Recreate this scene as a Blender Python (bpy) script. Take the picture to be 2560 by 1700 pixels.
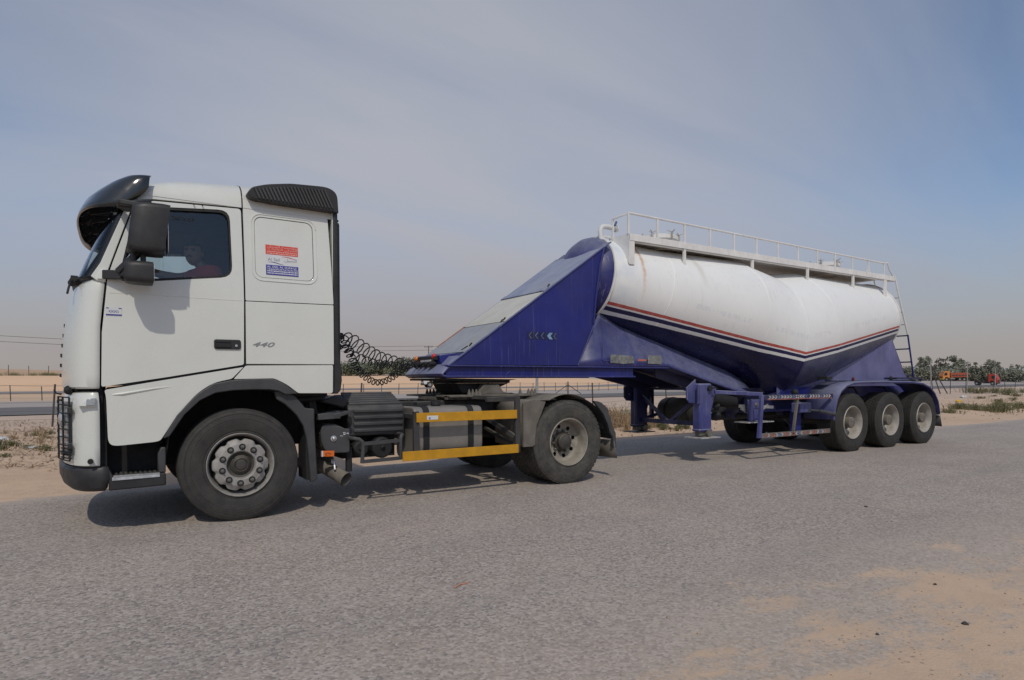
import bpy, bmesh, math, random
from mathutils import Vector, Matrix, noise
R = math.radians
for o in list(bpy.data.objects): bpy.data.objects.remove(o)
S = bpy.context.scene
COL = S.collection
random.seed(7)

# ------------------------------------------------------------------ camera
CAM = Vector((-0.9885, -6.2741, 1.2718))
yaw, pitch, roll = R(-32.23), R(-0.55), R(-0.30)
fw = Vector((-math.sin(yaw) * math.cos(pitch), math.cos(yaw) * math.cos(pitch), math.sin(pitch)))
rt = Vector((math.cos(yaw), math.sin(yaw), 0)); up = rt.cross(fw)
r2 = math.cos(roll) * rt + math.sin(roll) * up
u2 = -math.sin(roll) * rt + math.cos(roll) * up
cd = bpy.data.cameras.new('camera'); cam = bpy.data.objects.new('camera', cd); COL.objects.link(cam)
cam.matrix_world = Matrix(((r2.x, u2.x, -fw.x, CAM.x), (r2.y, u2.y, -fw.y, CAM.y), (r2.z, u2.z, -fw.z, CAM.z), (0, 0, 0, 1)))
cd.sensor_width = 36; cd.lens = 22.19; cd.shift_y = 0.0471; cd.clip_end = 6000; cd.clip_start = 0.1
S.camera = cam

# ------------------------------------------------------------------ light
SUN_DIR = Vector((0.42, 0.81, -1.0)).normalized()          # direction the light travels
elev = math.asin(-SUN_DIR.z)
src = -SUN_DIR
sun_az = math.atan2(src.x, src.y)                            # clockwise from +Y
W = bpy.data.worlds.new('World'); S.world = W; W.use_nodes = True
wn = W.node_tree; wn.nodes.clear()
def wnode(t, **k):
    n = wn.nodes.new(t)
    for a, b in k.items(): setattr(n, a, b)
    return n
sky = wnode('ShaderNodeTexSky', sky_type='NISHITA', sun_disc=False)
sky.sun_elevation = elev; sky.sun_rotation = sun_az
sky.air_density = 1.0; sky.dust_density = 1.0; sky.ozone_density = 3.0; sky.altitude = 500
tc = wnode('ShaderNodeTexCoord')
sep = wnode('ShaderNodeSeparateXYZ'); wn.links.new(tc.outputs['Generated'], sep.inputs[0])
# thin streaky high cloud: the view direction projected on a high flat layer
mx = wnode('ShaderNodeMath', operation='MAXIMUM'); wn.links.new(sep.outputs[2], mx.inputs[0]); mx.inputs[1].default_value = 0.0
ad = wnode('ShaderNodeMath', operation='ADD'); wn.links.new(mx.outputs[0], ad.inputs[0]); ad.inputs[1].default_value = 0.22
dx = wnode('ShaderNodeMath', operation='DIVIDE'); wn.links.new(sep.outputs[0], dx.inputs[0]); wn.links.new(ad.outputs[0], dx.inputs[1])
dy = wnode('ShaderNodeMath', operation='DIVIDE'); wn.links.new(sep.outputs[1], dy.inputs[0]); wn.links.new(ad.outputs[0], dy.inputs[1])
cmb = wnode('ShaderNodeCombineXYZ'); wn.links.new(dx.outputs[0], cmb.inputs[0]); wn.links.new(dy.outputs[0], cmb.inputs[1])
mp = wnode('ShaderNodeMapping'); wn.links.new(cmb.outputs[0], mp.inputs[0])
mp.inputs['Rotation'].default_value = (0, 0, R(28)); mp.inputs['Scale'].default_value = (0.5, 1.7, 1); mp.inputs['Location'].default_value = (0.35, 0.2, 0)
n1 = wnode('ShaderNodeTexNoise'); wn.links.new(mp.outputs[0], n1.inputs[0]); n1.inputs['Scale'].default_value = 1.1; n1.inputs['Detail'].default_value = 7; n1.inputs['Roughness'].default_value = 0.52
n1.inputs['Distortion'].default_value = 0.6
cr = wnode('ShaderNodeValToRGB'); wn.links.new(n1.outputs[0], cr.inputs[0])
cr.color_ramp.elements[0].position = 0.33; cr.color_ramp.elements[0].color = (0, 0, 0, 1)
cr.color_ramp.elements[1].position = 0.70; cr.color_ramp.elements[1].color = (1, 1, 1, 1)
# the veil thickens toward the west (left of the view)
vd = wnode('ShaderNodeVectorMath', operation='DOT_PRODUCT'); wn.links.new(tc.outputs['Generated'], vd.inputs[0]); vd.inputs[1].default_value = (0.45, 0.87, 0.20)
vr = wnode('ShaderNodeMapRange'); wn.links.new(vd.outputs['Value'], vr.inputs[0])
vr.inputs[1].default_value = 0.74; vr.inputs[2].default_value = 0.985; vr.inputs[3].default_value = 0.06; vr.inputs[4].default_value = 0.72
cl = wnode('ShaderNodeMath', operation='MULTIPLY_ADD'); wn.links.new(cr.outputs[0], cl.inputs[0]); cl.inputs[1].default_value = 0.38; wn.links.new(vr.outputs[0], cl.inputs[2])
cl.use_clamp = True
# dusty air over the desert, thick toward the horizon
hz = wnode('ShaderNodeMapRange', interpolation_type='SMOOTHSTEP'); wn.links.new(sep.outputs[2], hz.inputs[0])
hz.inputs[1].default_value = 0.0; hz.inputs[2].default_value = 0.27; hz.inputs[3].default_value = 0.93; hz.inputs[4].default_value = 0.0
cloudmix = wnode('ShaderNodeMixRGB'); wn.links.new(cl.outputs[0], cloudmix.inputs[0]); wn.links.new(sky.outputs[0], cloudmix.inputs[1])
cloudmix.inputs[2].default_value = (3.95, 4.1, 4.65, 1)
dustmix = wnode('ShaderNodeMixRGB'); wn.links.new(hz.outputs[0], dustmix.inputs[0]); wn.links.new(cloudmix.outputs[0], dustmix.inputs[1])
dustmix.inputs[2].default_value = (3.2, 2.85, 2.76, 1)
bg = wnode('ShaderNodeBackground'); wn.links.new(dustmix.outputs[0], bg.inputs[0]); bg.inputs[1].default_value = 0.15
wo = wnode('ShaderNodeOutputWorld'); wn.links.new(bg.outputs[0], wo.inputs[0])
sd = bpy.data.lights.new('sun', 'SUN'); sd.energy = 2.45; sd.angle = R(0.9); sd.color = (1.0, 0.93, 0.80)
sun = bpy.data.objects.new('sun', sd); COL.objects.link(sun)
sun.rotation_euler = SUN_DIR.to_track_quat('-Z', 'Y').to_euler()
S.view_settings.view_transform = 'Standard'; S.view_settings.look = 'None'; S.view_settings.exposure = -0.50; S.view_settings.gamma = 1
S.view_settings.use_curve_mapping = False
S.render.engine = 'CYCLES'
S.cycles.use_denoising = True
S.cycles.max_bounces = 7; S.cycles.transparent_max_bounces = 12; S.cycles.caustics_reflective = False; S.cycles.caustics_refractive = False

# ------------------------------------------------------------------ materials
class NT:
    def __init__(s, name):
        s.m = bpy.data.materials.new(name); s.m.use_nodes = True; s.t = s.m.node_tree; s.t.nodes.clear()
        s.out = s.t.nodes.new('ShaderNodeOutputMaterial'); s.b = s.t.nodes.new('ShaderNodeBsdfPrincipled')
        s.t.links.new(s.b.outputs[0], s.out.inputs[0]); s._o = None
    def n(s, t, **k):
        n = s.t.nodes.new(t)
        for a, b in k.items(): setattr(n, a, b)
        return n
    def l(s, a, b): s.t.links.new(a, b)
    def obj(s):
        if not s._o: s._o = s.n('ShaderNodeTexCoord').outputs['Object']
        return s._o
    def noise(s, scale, detail=4, rough=.5, stretch=None, off=(0, 0, 0)):
        mpn = s.n('ShaderNodeMapping'); s.l(s.obj(), mpn.inputs[0]); mpn.inputs['Location'].default_value = off
        if stretch: mpn.inputs['Scale'].default_value = stretch
        no = s.n('ShaderNodeTexNoise'); s.l(mpn.outputs[0], no.inputs[0]); no.inputs['Scale'].default_value = scale
        no.inputs['Detail'].default_value = detail; no.inputs['Roughness'].default_value = rough
        return no.outputs[0]
    def rng(s, v, a, b, c=0., d=1., smooth=False):
        r = s.n('ShaderNodeMapRange'); r.interpolation_type = 'SMOOTHSTEP' if smooth else 'LINEAR'
        s.l(v, r.inputs[0])
        for i, x in enumerate((a, b, c, d)): r.inputs[i + 1].default_value = x
        return r.outputs[0]
    def math(s, op, a, b=None, c=None, clamp=False):
        m = s.n('ShaderNodeMath', operation=op); m.use_clamp = clamp
        for i, x in enumerate((a, b, c)):
            if x is None: continue
            if isinstance(x, (int, float)): m.inputs[i].default_value = x
            else: s.l(x, m.inputs[i])
        return m.outputs[0]
    def mix(s, f, a, b):
        m = s.n('ShaderNodeMixRGB')
        for i, x in enumerate((f, a, b)):
            if isinstance(x, (int, float)): m.inputs[i].default_value = x
            elif isinstance(x, tuple): m.inputs[i].default_value = (*x, 1) if len(x) == 3 else x
            else: s.l(x, m.inputs[i])
        return m.outputs[0]
    def xyz(s, v=None):
        p = s.n('ShaderNodeSeparateXYZ'); s.l(v or s.obj(), p.inputs[0]); return p.outputs
    def color(s, c):
        if isinstance(c, tuple): s.b.inputs['Base Color'].default_value = (*c, 1)
        else: s.l(c, s.b.inputs['Base Color'])
    def rough(s, v):
        if isinstance(v, (int, float)): s.b.inputs['Roughness'].default_value = v
        else: s.l(v, s.b.inputs['Roughness'])
    def bump(s, h, strength, dist=.01):
        b = s.n('ShaderNodeBump'); s.l(h, b.inputs['Height']); b.inputs['Strength'].default_value = strength; b.inputs['Distance'].default_value = dist
        s.l(b.outputs[0], s.b.inputs['Normal'])
def plain(name, col, rough=.5, metal=0., var=.12, scale=6, dust=0., dustcol=(.33, .29, .24), bump=0., streak=False, spec=None, coat=0.):
    """base colour with mottling, settled dust on upward faces and optional vertical run-off streaks"""
    t = NT(name); no = t.noise(scale, 5, .6)
    dark = tuple(c * (1 - var * 1.6) for c in col); lite = tuple(min(1, c * (1 + var)) for c in col)
    c = t.mix(t.rng(no, .3, .7), dark, lite)
    if dust > 0:
        g = t.n('ShaderNodeNewGeometry'); nz = t.xyz(g.outputs['Normal'])[2]
        upf = t.rng(nz, .1, .95, .18, 1.)
        pat = t.rng(t.noise(3.1, 6, .65, off=(3, 1, 7)), .34, .66)
        f = t.math('MULTIPLY', t.math('MULTIPLY', upf, pat), dust, clamp=True)
        c = t.mix(f, c, dustcol)
    if streak:
        st = t.noise(1., 4, .6, stretch=(26, 26, 1.3)); f = t.rng(st, .56, .78, 0, streak)
        c = t.mix(f, c, dustcol)
    t.color(c); t.b.inputs['Metallic'].default_value = metal
    t.rough(t.rng(t.noise(scale * 2.3, 4, .6, off=(9, 2, 4)), .3, .7, max(0.02, rough - .08), min(1, rough + .1)))
    if coat: t.b.inputs['Coat Weight'].default_value = coat; t.b.inputs['Coat Roughness'].default_value = .08
    if spec is not None: t.b.inputs['Specular IOR Level'].default_value = spec
    if bump: t.bump(t.noise(scale * 14, 3), bump, .004)
    return t.m
M = {}
M['cab'] = plain('white_cab_paint', (.70, .712, .665), .28, var=.03, scale=1.7, dust=.3, dustcol=(.55, .48, .38), coat=.5, streak=.07)
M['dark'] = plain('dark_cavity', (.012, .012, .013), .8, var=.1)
M['plastic'] = plain('black_plastic', (.022, .022, .024), .5, var=.25, scale=5, dust=.35, dustcol=(.16, .145, .125), bump=.12)
M['greyplastic'] = plain('dark_grey_plastic', (.05, .051, .055), .55, var=.2, scale=4, dust=.45, dustcol=(.21, .19, .165), bump=.1)
M['mirror'] = plain('mirror_housing', (.022, .022, .023), .5, var=.3, scale=9, dust=.2, dustcol=(.12, .11, .1), bump=.15)
M['visor'] = plain('smoked_visor', (.016, .02, .022), .12, var=.1, dust=.12, coat=.6)
M['rubber'] = plain('black_rubber', (.018, .018, .019), .7, var=.2)
def tyre_mat(name, base, dust, amt):
    t = NT(name)
    no = t.rng(t.noise(7, 6, .65), .32, .72, 0, amt); fine = t.rng(t.noise(42, 4, .6, off=(2, 5, 1)), .3, .7, .0, .25)
    c = t.mix(t.math('ADD', no, fine, clamp=True), base, dust); t.color(c); t.rough(.72); t.b.inputs['Specular IOR Level'].default_value = .4
    t.bump(t.noise(70, 3), .12, .003); return t.m
M['tyre'] = tyre_mat('front_tyre_rubber', (.024, .024, .024), (.075, .068, .06), .6)
M['tyre2'] = tyre_mat('dusty_tyre_rubber', (.03, .03, .028), (.115, .105, .09), .7)
M['tyre3'] = tyre_mat('trailer_tyre_rubber', (.018, .018, .017), (.065, .06, .052), .6)
M['steel_rim'] = plain('grey_painted_rim', (.34, .325, .305), .5, var=.16, scale=11, dust=.3, streak=.35, dustcol=(.17, .13, .09), bump=.1)
M['dirty_rim'] = plain('dusty_tan_rim', (.30, .275, .23), .65, var=.2, scale=9, dust=.5, dustcol=(.3, .25, .19), bump=.15)
M['trailer_rim'] = plain('silver_rusty_rim', (.40, .37, .33), .5, var=.14, scale=9, streak=.55, dustcol=(.24, .12, .06), bump=.15)
M['hub'] = plain('greasy_hub', (.05, .047, .042), .6, var=.3, scale=14, dust=.5, dustcol=(.2, .17, .13))
M['nut'] = plain('wheel_nut_steel', (.2, .19, .17), .45, metal=.6, var=.2, scale=30)
M['chassis'] = plain('chassis_frame_dust', (.035, .034, .034), .65, var=.3, scale=5, dust=.75, dustcol=(.2, .175, .145), bump=.2)
M['chassis_tan'] = plain('dust_coated_steel', (.15, .135, .115), .8, var=.25, scale=7, dust=.8, dustcol=(.26, .225, .18), bump=.25)
M['alu'] = plain('dull_aluminium_tank', (.27, .25, .225), .55, metal=.35, var=.16, scale=3, dust=.8, dustcol=(.29, .255, .21), streak=.4, bump=.08)
M['bright'] = plain('scuffed_aluminium', (.62, .62, .62), .35, metal=.7, var=.2, scale=20)
M['yellow'] = plain('yellow_guard_paint', (.56, .275, .008), .5, var=.12, scale=8, streak=.25, dustcol=(.34, .2, .05), bump=.08)
M['orange'] = plain('orange_reflector', (.8, .16, .02), .35, var=.1)
M['red_lens'] = plain('red_lens', (.6, .01, .012), .2, var=.1, coat=.5)
M['amber_lens'] = plain('amber_lens', (.75, .22, .02), .2, var=.1, coat=.5)
M['rust'] = plain('rusty_edge', (.38, .13, .05), .8, var=.3, scale=12)
M['redlamp'] = plain('dull_red_lamp', (.12, .012, .012), .4)
M['clamp'] = plain('pale_clamp_steel', (.42, .40, .36), .6, var=.2)
M['lens'] = plain('clear_lamp_lens', (.34, .35, .36), .12, var=.25, scale=16, coat=.8)
M['white_rail'] = plain('white_rail_paint', (.78, .77, .75), .55, var=.07, scale=6, streak=.25, dustcol=(.38, .28, .2), dust=.2)
M['duct'] = plain('white_pipe_paint', (.68, .68, .67), .5, var=.06)
M['white_sticker'] = plain('white_sticker_film', (.66, .67, .68), .45, var=.03)
M['red_sticker'] = plain('red_sticker_film', (.68, .075, .045), .45, var=.05)
M['blue_sticker'] = plain('blue_sticker_film', (.045, .05, .3), .45, var=.05)
M['pale_blue'] = plain('pale_blue_print', (.2, .34, .56), .5, var=.1)
M['white_print'] = plain('white_print', (.74, .74, .76), .5, var=.02)
M['pink_print'] = plain('pale_print_on_red', (.78, .45, .4), .5, var=.02)
M['grey_print'] = plain('grey_print', (.3, .32, .36), .5, var=.02)
M['grey_badge'] = plain('silver_badge', (.36, .36, .37), .3, metal=.6, var=.05)
M['faded_tape'] = plain('faded_tape', (.20, .205, .20), .7, var=.3, scale=18)
M['hose'] = plain('black_hose', (.014, .014, .016), .45, var=.1)
M['olive'] = plain('olive_air_tank', (.045, .042, .03), .6, var=.3, scale=4, dust=.4, dustcol=(.15, .13, .1))
M['redpaint'] = plain('faded_red_tape', (.36, .13, .11), .7, var=.3, scale=16)
M['whitetape'] = plain('worn_white_tape', (.44, .42, .40), .7, var=.3, scale=22)
M['bluetape'] = plain('worn_blue_tape', (.12, .17, .34), .6, var=.3, scale=22)
M['skin'] = plain('brown_skin', (.30, .165, .105), .5, var=.06, scale=12)
M['hair'] = plain('black_hair', (.01, .009, .009), .5, var=.2, scale=40)
M['shirt'] = plain('red_shirt', (.62, .06, .065), .85, var=.12, scale=14)
M['trousers'] = plain('dark_trousers', (.03, .03, .05), .9, var=.1)
M['seat'] = plain('seat_fabric', (.03, .034, .045), .9, var=.2)
M['interior'] = plain('cab_trim', (.05, .055, .065), .8, var=.15)
M['curtain'] = plain('navy_curtain', (.02, .028, .05), .9, var=.2, scale=3)
def blue_mat(name, base, dust, fade, streak):
    """faded enamel: chalky mottling, dust lying on top faces, whitish cement run-offs"""
    t = NT(name)
    g = t.n('ShaderNodeNewGeometry'); nz = t.xyz(g.outputs['Normal'])[2]
    c = t.mix(t.rng(t.noise(2.2, 6, .6), .3, .7), tuple(x * .8 for x in base), tuple(x * 1.25 for x in base))
    upf = t.rng(nz, .05, .8); pat = t.rng(t.noise(4.3, 7, .7, off=(4, 4, 1)), .25, .7, .25, 1.)
    c = t.mix(t.math('MULTIPLY', t.math('MULTIPLY', upf, pat), dust, clamp=True), c, (.33, .35, .4))
    chalk = t.rng(t.noise(.9, 6, .65, off=(8, 0, 3)), .45, .8, 0, fade)
    c = t.mix(chalk, c, (.2, .2, .36))
    st = t.noise(1., 5, .65, stretch=(38, 20, .7)); lo = t.rng(t.noise(.8, 3, off=(1, 6, 2)), .38, .66)
    f = t.math('MULTIPLY', t.rng(st, .57, .7, 0, streak), lo)
    c = t.mix(f, c, (.32, .32, .4)); t.color(c)
    t.rough(t.rng(t.noise(6, 4), .3, .7, .38, .55)); t.bump(t.noise(40, 3), .05, .003)
    return t.m
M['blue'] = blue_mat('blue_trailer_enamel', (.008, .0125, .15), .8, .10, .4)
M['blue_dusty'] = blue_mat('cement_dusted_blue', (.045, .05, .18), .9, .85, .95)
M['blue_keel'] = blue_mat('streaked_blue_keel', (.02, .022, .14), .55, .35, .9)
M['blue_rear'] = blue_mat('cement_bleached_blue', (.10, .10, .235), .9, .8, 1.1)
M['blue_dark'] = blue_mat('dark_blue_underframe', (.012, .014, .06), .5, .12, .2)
def slope_mat(name, base, other):
    t = NT(name); c = t.mix(t.rng(t.noise(3, 7, .7), .3, .7), base, other)
    c = t.mix(t.rng(t.noise(1.4, 5, .6, off=(5, 2, 2)), .5, .75, 0, .5), c, (.4, .36, .3)); t.color(c); t.rough(.7); t.bump(t.noise(30, 4), .15, .004); return t.m
M['plate_low'] = slope_mat('dusty_blue_grey_plate', (.25, .27, .32), (.36, .38, .40))
M['plate_mid'] = slope_mat('cream_worn_plate', (.52, .51, .45), (.60, .59, .53))
M['plate_top'] = slope_mat('pale_blue_plate', (.22, .25, .36), (.33, .36, .44))
def tank_mat():
    t = NT('tank_shell_paint'); o = t.xyz(); X, Yc, Z = o[0], o[1], o[2]
    ax = t.math('ABSOLUTE', t.math('SUBTRACT', X, 9.06))
    h = t.math('SUBTRACT', Z, t.math('MULTIPLY_ADD', ax, .172, 1.6))
    h = t.math('ADD', h, t.rng(t.noise(9, 3), 0, 1, -.004, .004))
    navy = t.mix(t.rng(t.noise(1.5, 6, .6), .3, .7), (.004, .005, .042), (.010, .012, .075))
    st = t.noise(1., 5, .65, stretch=(34, 34, .5)); mask = t.rng(t.noise(1.1, 3, off=(1, 6, 2)), .4, .62)
    navy = t.mix(t.math('MULTIPLY', t.rng(st, .6, .7, 0, .6), mask), navy, (.22, .22, .32))
    # rear slope of the navy belly is matt with cement dust
    rear = t.math('MULTIPLY', t.rng(X, 9.06, 9.2), t.rng(t.noise(1.2, 6, .65, off=(3, 3, 9)), .3, .65, .3, .95))
    navy = t.mix(rear, navy, (.10, .105, .17))
    white = t.mix(t.rng(t.noise(1.3, 6, .62), .3, .72), (.79, .80, .79), (.85, .85, .835))
    vst = t.noise(1., 6, .7, stretch=(16, 16, .8), off=(2, 0, 0))
    white = t.mix(t.rng(vst, .55, .75, 0, .3), white, (.5, .46, .4))
    fleck = t.math('MULTIPLY', t.rng(t.noise(30, 3, .6), .68, .74), t.rng(t.noise(2, 3, off=(7, 7, 0)), .5, .6))
    white = t.mix(t.math('MULTIPLY', fleck, .35), white, (.3, .27, .25))
    # ghost of removed sign letters, in two runs along the flank
    def band(v, a, b): return t.math('MULTIPLY', t.math('GREATER_THAN', v, a), t.math('LESS_THAN', v, b))
    letters = t.math('GREATER_THAN', t.noise(1., 3, .7, stretch=(17, 1, 9)), .5)
    for a, b in ((6.6, 7.75), (8.3, 9.75), (10.6, 12.2)):
        g = t.math('MULTIPLY', t.math('MULTIPLY', band(h, .37, .45), band(X, a, b)), letters)
        white = t.mix(t.math('MULTIPLY', g, .2), white, (.42, .48, .58))
    # rust run below the front walkway plate
    cx = t.math('ADD', t.math('SUBTRACT', X, 5.66), t.math('MULTIPLY', t.math('SUBTRACT', Z, 3.0), -.06))
    rr = t.math('MULTIPLY', t.rng(t.math('ABSOLUTE', cx), .0, .05, 1, 0), t.rng(Z, 2.45, 3.0, 0., .85))
    rr = t.math('MULTIPLY', rr, t.rng(t.noise(14, 4), .25, .6))
    white = t.mix(rr, white, (.55, .27, .07))
    cx2 = t.math('SUBTRACT', X, 6.82); r2_ = t.math('MULTIPLY', t.rng(t.math('ABSOLUTE', cx2), .0, .09, .4, 0), t.rng(Z, 2.7, 3.0)); white = t.mix(r2_, white, (.45, .4, .28))
    # blue overspray beside the front rim
    ov = t.math('MULTIPLY', t.rng(X, 5.3, 5.6, .5, 0), t.rng(t.noise(5, 5), .35, .7)); white = t.mix(ov, white, (.45, .56, .7))
    red = t.mix(t.rng(t.noise(14, 5, .7), .35, .7), (.42, .05, .04), (.55, .16, .13))
    c = navy
    for lo, col in ((0., white), (.047, (.012, .013, .075)), (.099, white), (.12, red), (.162, white)):
        c = t.mix(t.math('GREATER_THAN', h, lo), c, col)
    t.color(c)
    rg = t.math('GREATER_THAN', h, 0.); t.rough(t.math('ADD', t.math('MULTIPLY', rg, .22), t.rng(t.noise(5, 4), .3, .7, .22, .36)))
    t.bump(t.noise(1.6, 2), .06, .05)
    return t.m
M['tank'] = tank_mat()
def glass_mat(name, tint, gl=(.9, .95, 1)):
    m = bpy.data.materials.new(name); m.use_nodes = True; t = m.node_tree; t.nodes.clear()
    o = t.nodes.new('ShaderNodeOutputMaterial'); tr = t.nodes.new('ShaderNodeBsdfTransparent'); tr.inputs[0].default_value = (*tint, 1)
    g = t.nodes.new('ShaderNodeBsdfGlossy'); g.inputs[0].default_value = (*gl, 1); g.inputs['Roughness'].default_value = .02
    f = t.nodes.new('ShaderNodeFresnel'); f.inputs[0].default_value = 1.5
    mxs = t.nodes.new('ShaderNodeMixShader'); t.links.new(f.outputs[0], mxs.inputs[0]); t.links.new(tr.outputs[0], mxs.inputs[1]); t.links.new(g.outputs[0], mxs.inputs[2]); t.links.new(mxs.outputs[0], o.inputs[0])
    return m
M['glass'] = glass_mat('tinted_cab_glass', (.86, .905, .90)); M['glass2'] = glass_mat('windscreen_glass', (.78, .86, .86))

# ------------------------------------------------------------------ mesh helpers
class MB:
    def __init__(s): s.bm = bmesh.new()
    def poly(s, pts): return s.bm.faces.new([s.bm.verts.new(p) for p in pts])
    def hexa(s, c):
        v = [s.bm.verts.new(p) for p in c]
        for f in ((0, 1, 2, 3), (7, 6, 5, 4), (0, 4, 5, 1), (1, 5, 6, 2), (2, 6, 7, 3), (3, 7, 4, 0)): s.bm.faces.new([v[i] for i in f])
        return s
    def box(s, x0, x1, y0, y1, z0, z1):
        return s.hexa([(x0, y0, z0), (x1, y0, z0), (x1, y1, z0), (x0, y1, z0), (x0, y0, z1), (x1, y0, z1), (x1, y1, z1), (x0, y1, z1)])
    def prism(s, poly, a, b, axis='Y'):
        def P(p, d):
            return {'Y': (p[0], d, p[1]), 'X': (d, p[0], p[1]), 'Z': (p[0], p[1], d)}[axis]
        A = [s.bm.verts.new(P(p, a)) for p in poly]; B = [s.bm.verts.new(P(p, b)) for p in poly]
        s.bm.faces.new(A); s.bm.faces.new(B[::-1]); n = len(poly)
        for i in range(n): s.bm.faces.new([A[i], B[i], B[(i + 1) % n], A[(i + 1) % n]])
        return s
    def bar(s, p, q, w, h=None, upv=(0, 0, 1)):
        """rectangular bar from p to q, w across, h along up"""
        h = h or w; p, q = Vector(p), Vector(q); d = (q - p).normalized(); u = Vector(upv)
        if abs(d.dot(u)) > .95: u = Vector((1, 0, 0))
        sd_ = d.cross(u).normalized() * w / 2; u = sd_.cross(d).normalized() * h / 2
        return s.hexa([p - sd_ - u, p + sd_ - u, p + sd_ + u, p - sd_ + u, q - sd_ - u, q + sd_ - u, q + sd_ + u, q - sd_ + u])
    def tube(s, path, r, n=8, cap=True):
        path = [Vector(p) for p in path]; rings = []; m = len(path); u = None
        for i, p in enumerate(path):
            d = (path[min(i + 1, m - 1)] - path[max(i - 1, 0)]).normalized()
            if u is None:
                u = d.orthogonal().normalized()
            u = (u - d * u.dot(d)).normalized(); w = d.cross(u)
            rr = r[i] if isinstance(r, (list, tuple)) else r
            rings.append([p + (u * math.cos(2 * math.pi * k / n) + w * math.sin(2 * math.pi * k / n)) * rr for k in range(n)])
        return s.loft(rings, cap=cap)
    def loft(s, rings, closed=True, cap=False):
        V = [[s.bm.verts.new(p) for p in r] for r in rings]; n = len(rings[0])
        for a, b in zip(V, V[1:]):
            for i in range(n if closed else n - 1): s.bm.faces.new([a[i], a[(i + 1) % n], b[(i + 1) % n], b[i]])
        if cap:
            s.bm.faces.new(V[0][::-1]); s.bm.faces.new(V[-1])
        return s
    def lathe(s, prof, c, axis='Y', n=40, cap=False, a0=0, a1=2 * math.pi):
        full = abs(a1 - a0 - 2 * math.pi) < 1e-6; rings = []
        for r, a in prof:
            ring = []
            for k in range(n if full else n + 1):
                t = a0 + (a1 - a0) * k / n; x, y = r * math.cos(t), r * math.sin(t)
                ring.append({'Y': (c[0] + x, c[1] + a, c[2] + y), 'X': (c[0] + a, c[1] + x, c[2] + y), 'Z': (c[0] + x, c[1] + y, c[2] + a)}[axis])
            rings.append(ring)
        return s.loft(rings, closed=full, cap=cap)
    def cyl(s, p, q, r, n=16): return s.tube([p, q], r, n)
    def sphere(s, c, r, n=10, sc=(1, 1, 1)):
        mt = Matrix.Translation(c) @ Matrix.Diagonal((sc[0] * r, sc[1] * r, sc[2] * r, 1))
        bmesh.ops.create_uvsphere(s.bm, u_segments=n, v_segments=max(4, n * 2 // 3), radius=1, matrix=mt); return s
    def build(s, name, mat, parent=None, smooth=32, bevel=0, seg=2, weld=False, solid=0):
        bm = s.bm
        if weld: bmesh.ops.remove_doubles(bm, verts=bm.verts, dist=1e-4)
        bmesh.ops.recalc_face_normals(bm, faces=bm.faces)
        me = bpy.data.meshes.new(name); bm.to_mesh(me); bm.free()
        if smooth:
            me.shade_smooth(); me.set_sharp_from_angle(angle=R(smooth))
        me.materials.append(M[mat] if isinstance(mat, str) else mat)
        o = bpy.data.objects.new(name, me); COL.objects.link(o)
        if solid:
            md = o.modifiers.new('thick', 'SOLIDIFY'); md.thickness = solid; md.offset = 0
        if bevel:
            md = o.modifiers.new('edge', 'BEVEL'); md.width = bevel; md.segments = seg; md.limit_method = 'ANGLE'; md.angle_limit = R(38)
        if parent: put(o, parent)
        return o
def put(o, parent):
    o.parent = parent; o.matrix_parent_inverse = root_inv(parent)
def root_inv(p):
    m = Matrix.Identity(4); chain = []
    while p: chain.append(p); p = p.parent
    for q in reversed(chain): m = m @ q.matrix_parent_inverse @ Matrix.LocRotScale(q.location, q.rotation_euler, q.scale)
    return m.inverted()
def tag(o, label=None, cat=None, group=None, kind=None):
    for k, v in (('label', label), ('category', cat), ('group', group), ('kind', kind)):
        if v: o[k] = v
    return o
def empty(name, loc=(0, 0, 0), parent=None):
    o = bpy.data.objects.new(name, None); COL.objects.link(o); o.location = loc; o.empty_display_size = .2
    if parent: put(o, parent)
    return o
def kids(o): return [c for c in bpy.data.objects if c.parent == o]
def copy_tree(o, loc=None, rotz=None, parent=None):
    c = o.copy(); COL.objects.link(c)
    if parent: c.parent = parent
    if loc is not None: c.location = loc
    if rotz is not None: c.rotation_euler.z = rotz
    for ch in kids(o): copy_tree(ch, parent=c)
    return c
def clipped(outer, holes=(), dx=.2, dz=.15):
    """flat XZ sheet with holes, cut into a grid so that it can follow a curved side"""
    bm = bmesh.new(); edges = []
    for lp in (outer, *holes):
        v = [bm.verts.new((p[0], 0, p[1])) for p in lp]
        edges += [bm.edges.new((v[i], v[(i + 1) % len(v)])) for i in range(len(v))]
    if holes: bmesh.ops.triangle_fill(bm, use_beauty=True, use_dissolve=False, edges=edges)
    else: bm.faces.new(list(bm.verts))
    xs = [p[0] for p in outer]; zs = [p[1] for p in outer]
    for lo, hi, st, no in ((min(xs), max(xs), dx, (1, 0, 0)), (min(zs), max(zs), dz, (0, 0, 1))):
        v = math.floor(lo / st) * st + st * .5
        while v < hi:
            bmesh.ops.bisect_plane(bm, geom=bm.verts[:] + bm.edges[:] + bm.faces[:], plane_co=(v * no[0], 0, v * no[2]), plane_no=no, dist=1e-5); v += st
    return bm
def sheet_panel(name, mat, parent, outer, holes=(), y=-.03, thick=.02, far=False, bevel=.006, bend=None, dx=.2, dz=.15):
    mb = MB(); mb.bm.free(); mb.bm = bm = clipped(outer, holes, dx, dz)
    r_ = bmesh.ops.extrude_face_region(bm, geom=bm.faces[:])
    for v in [g for g in r_['geom'] if isinstance(g, bmesh.types.BMVert)]: v.co.y += thick
    for v in bm.verts:
        v.co.y += y + (bend(v.co.x, v.co.z) if bend else 0)
        if far: v.co.y = 2.44 - v.co.y
    return mb.build(name, mat, parent, bevel=bevel)
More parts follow.
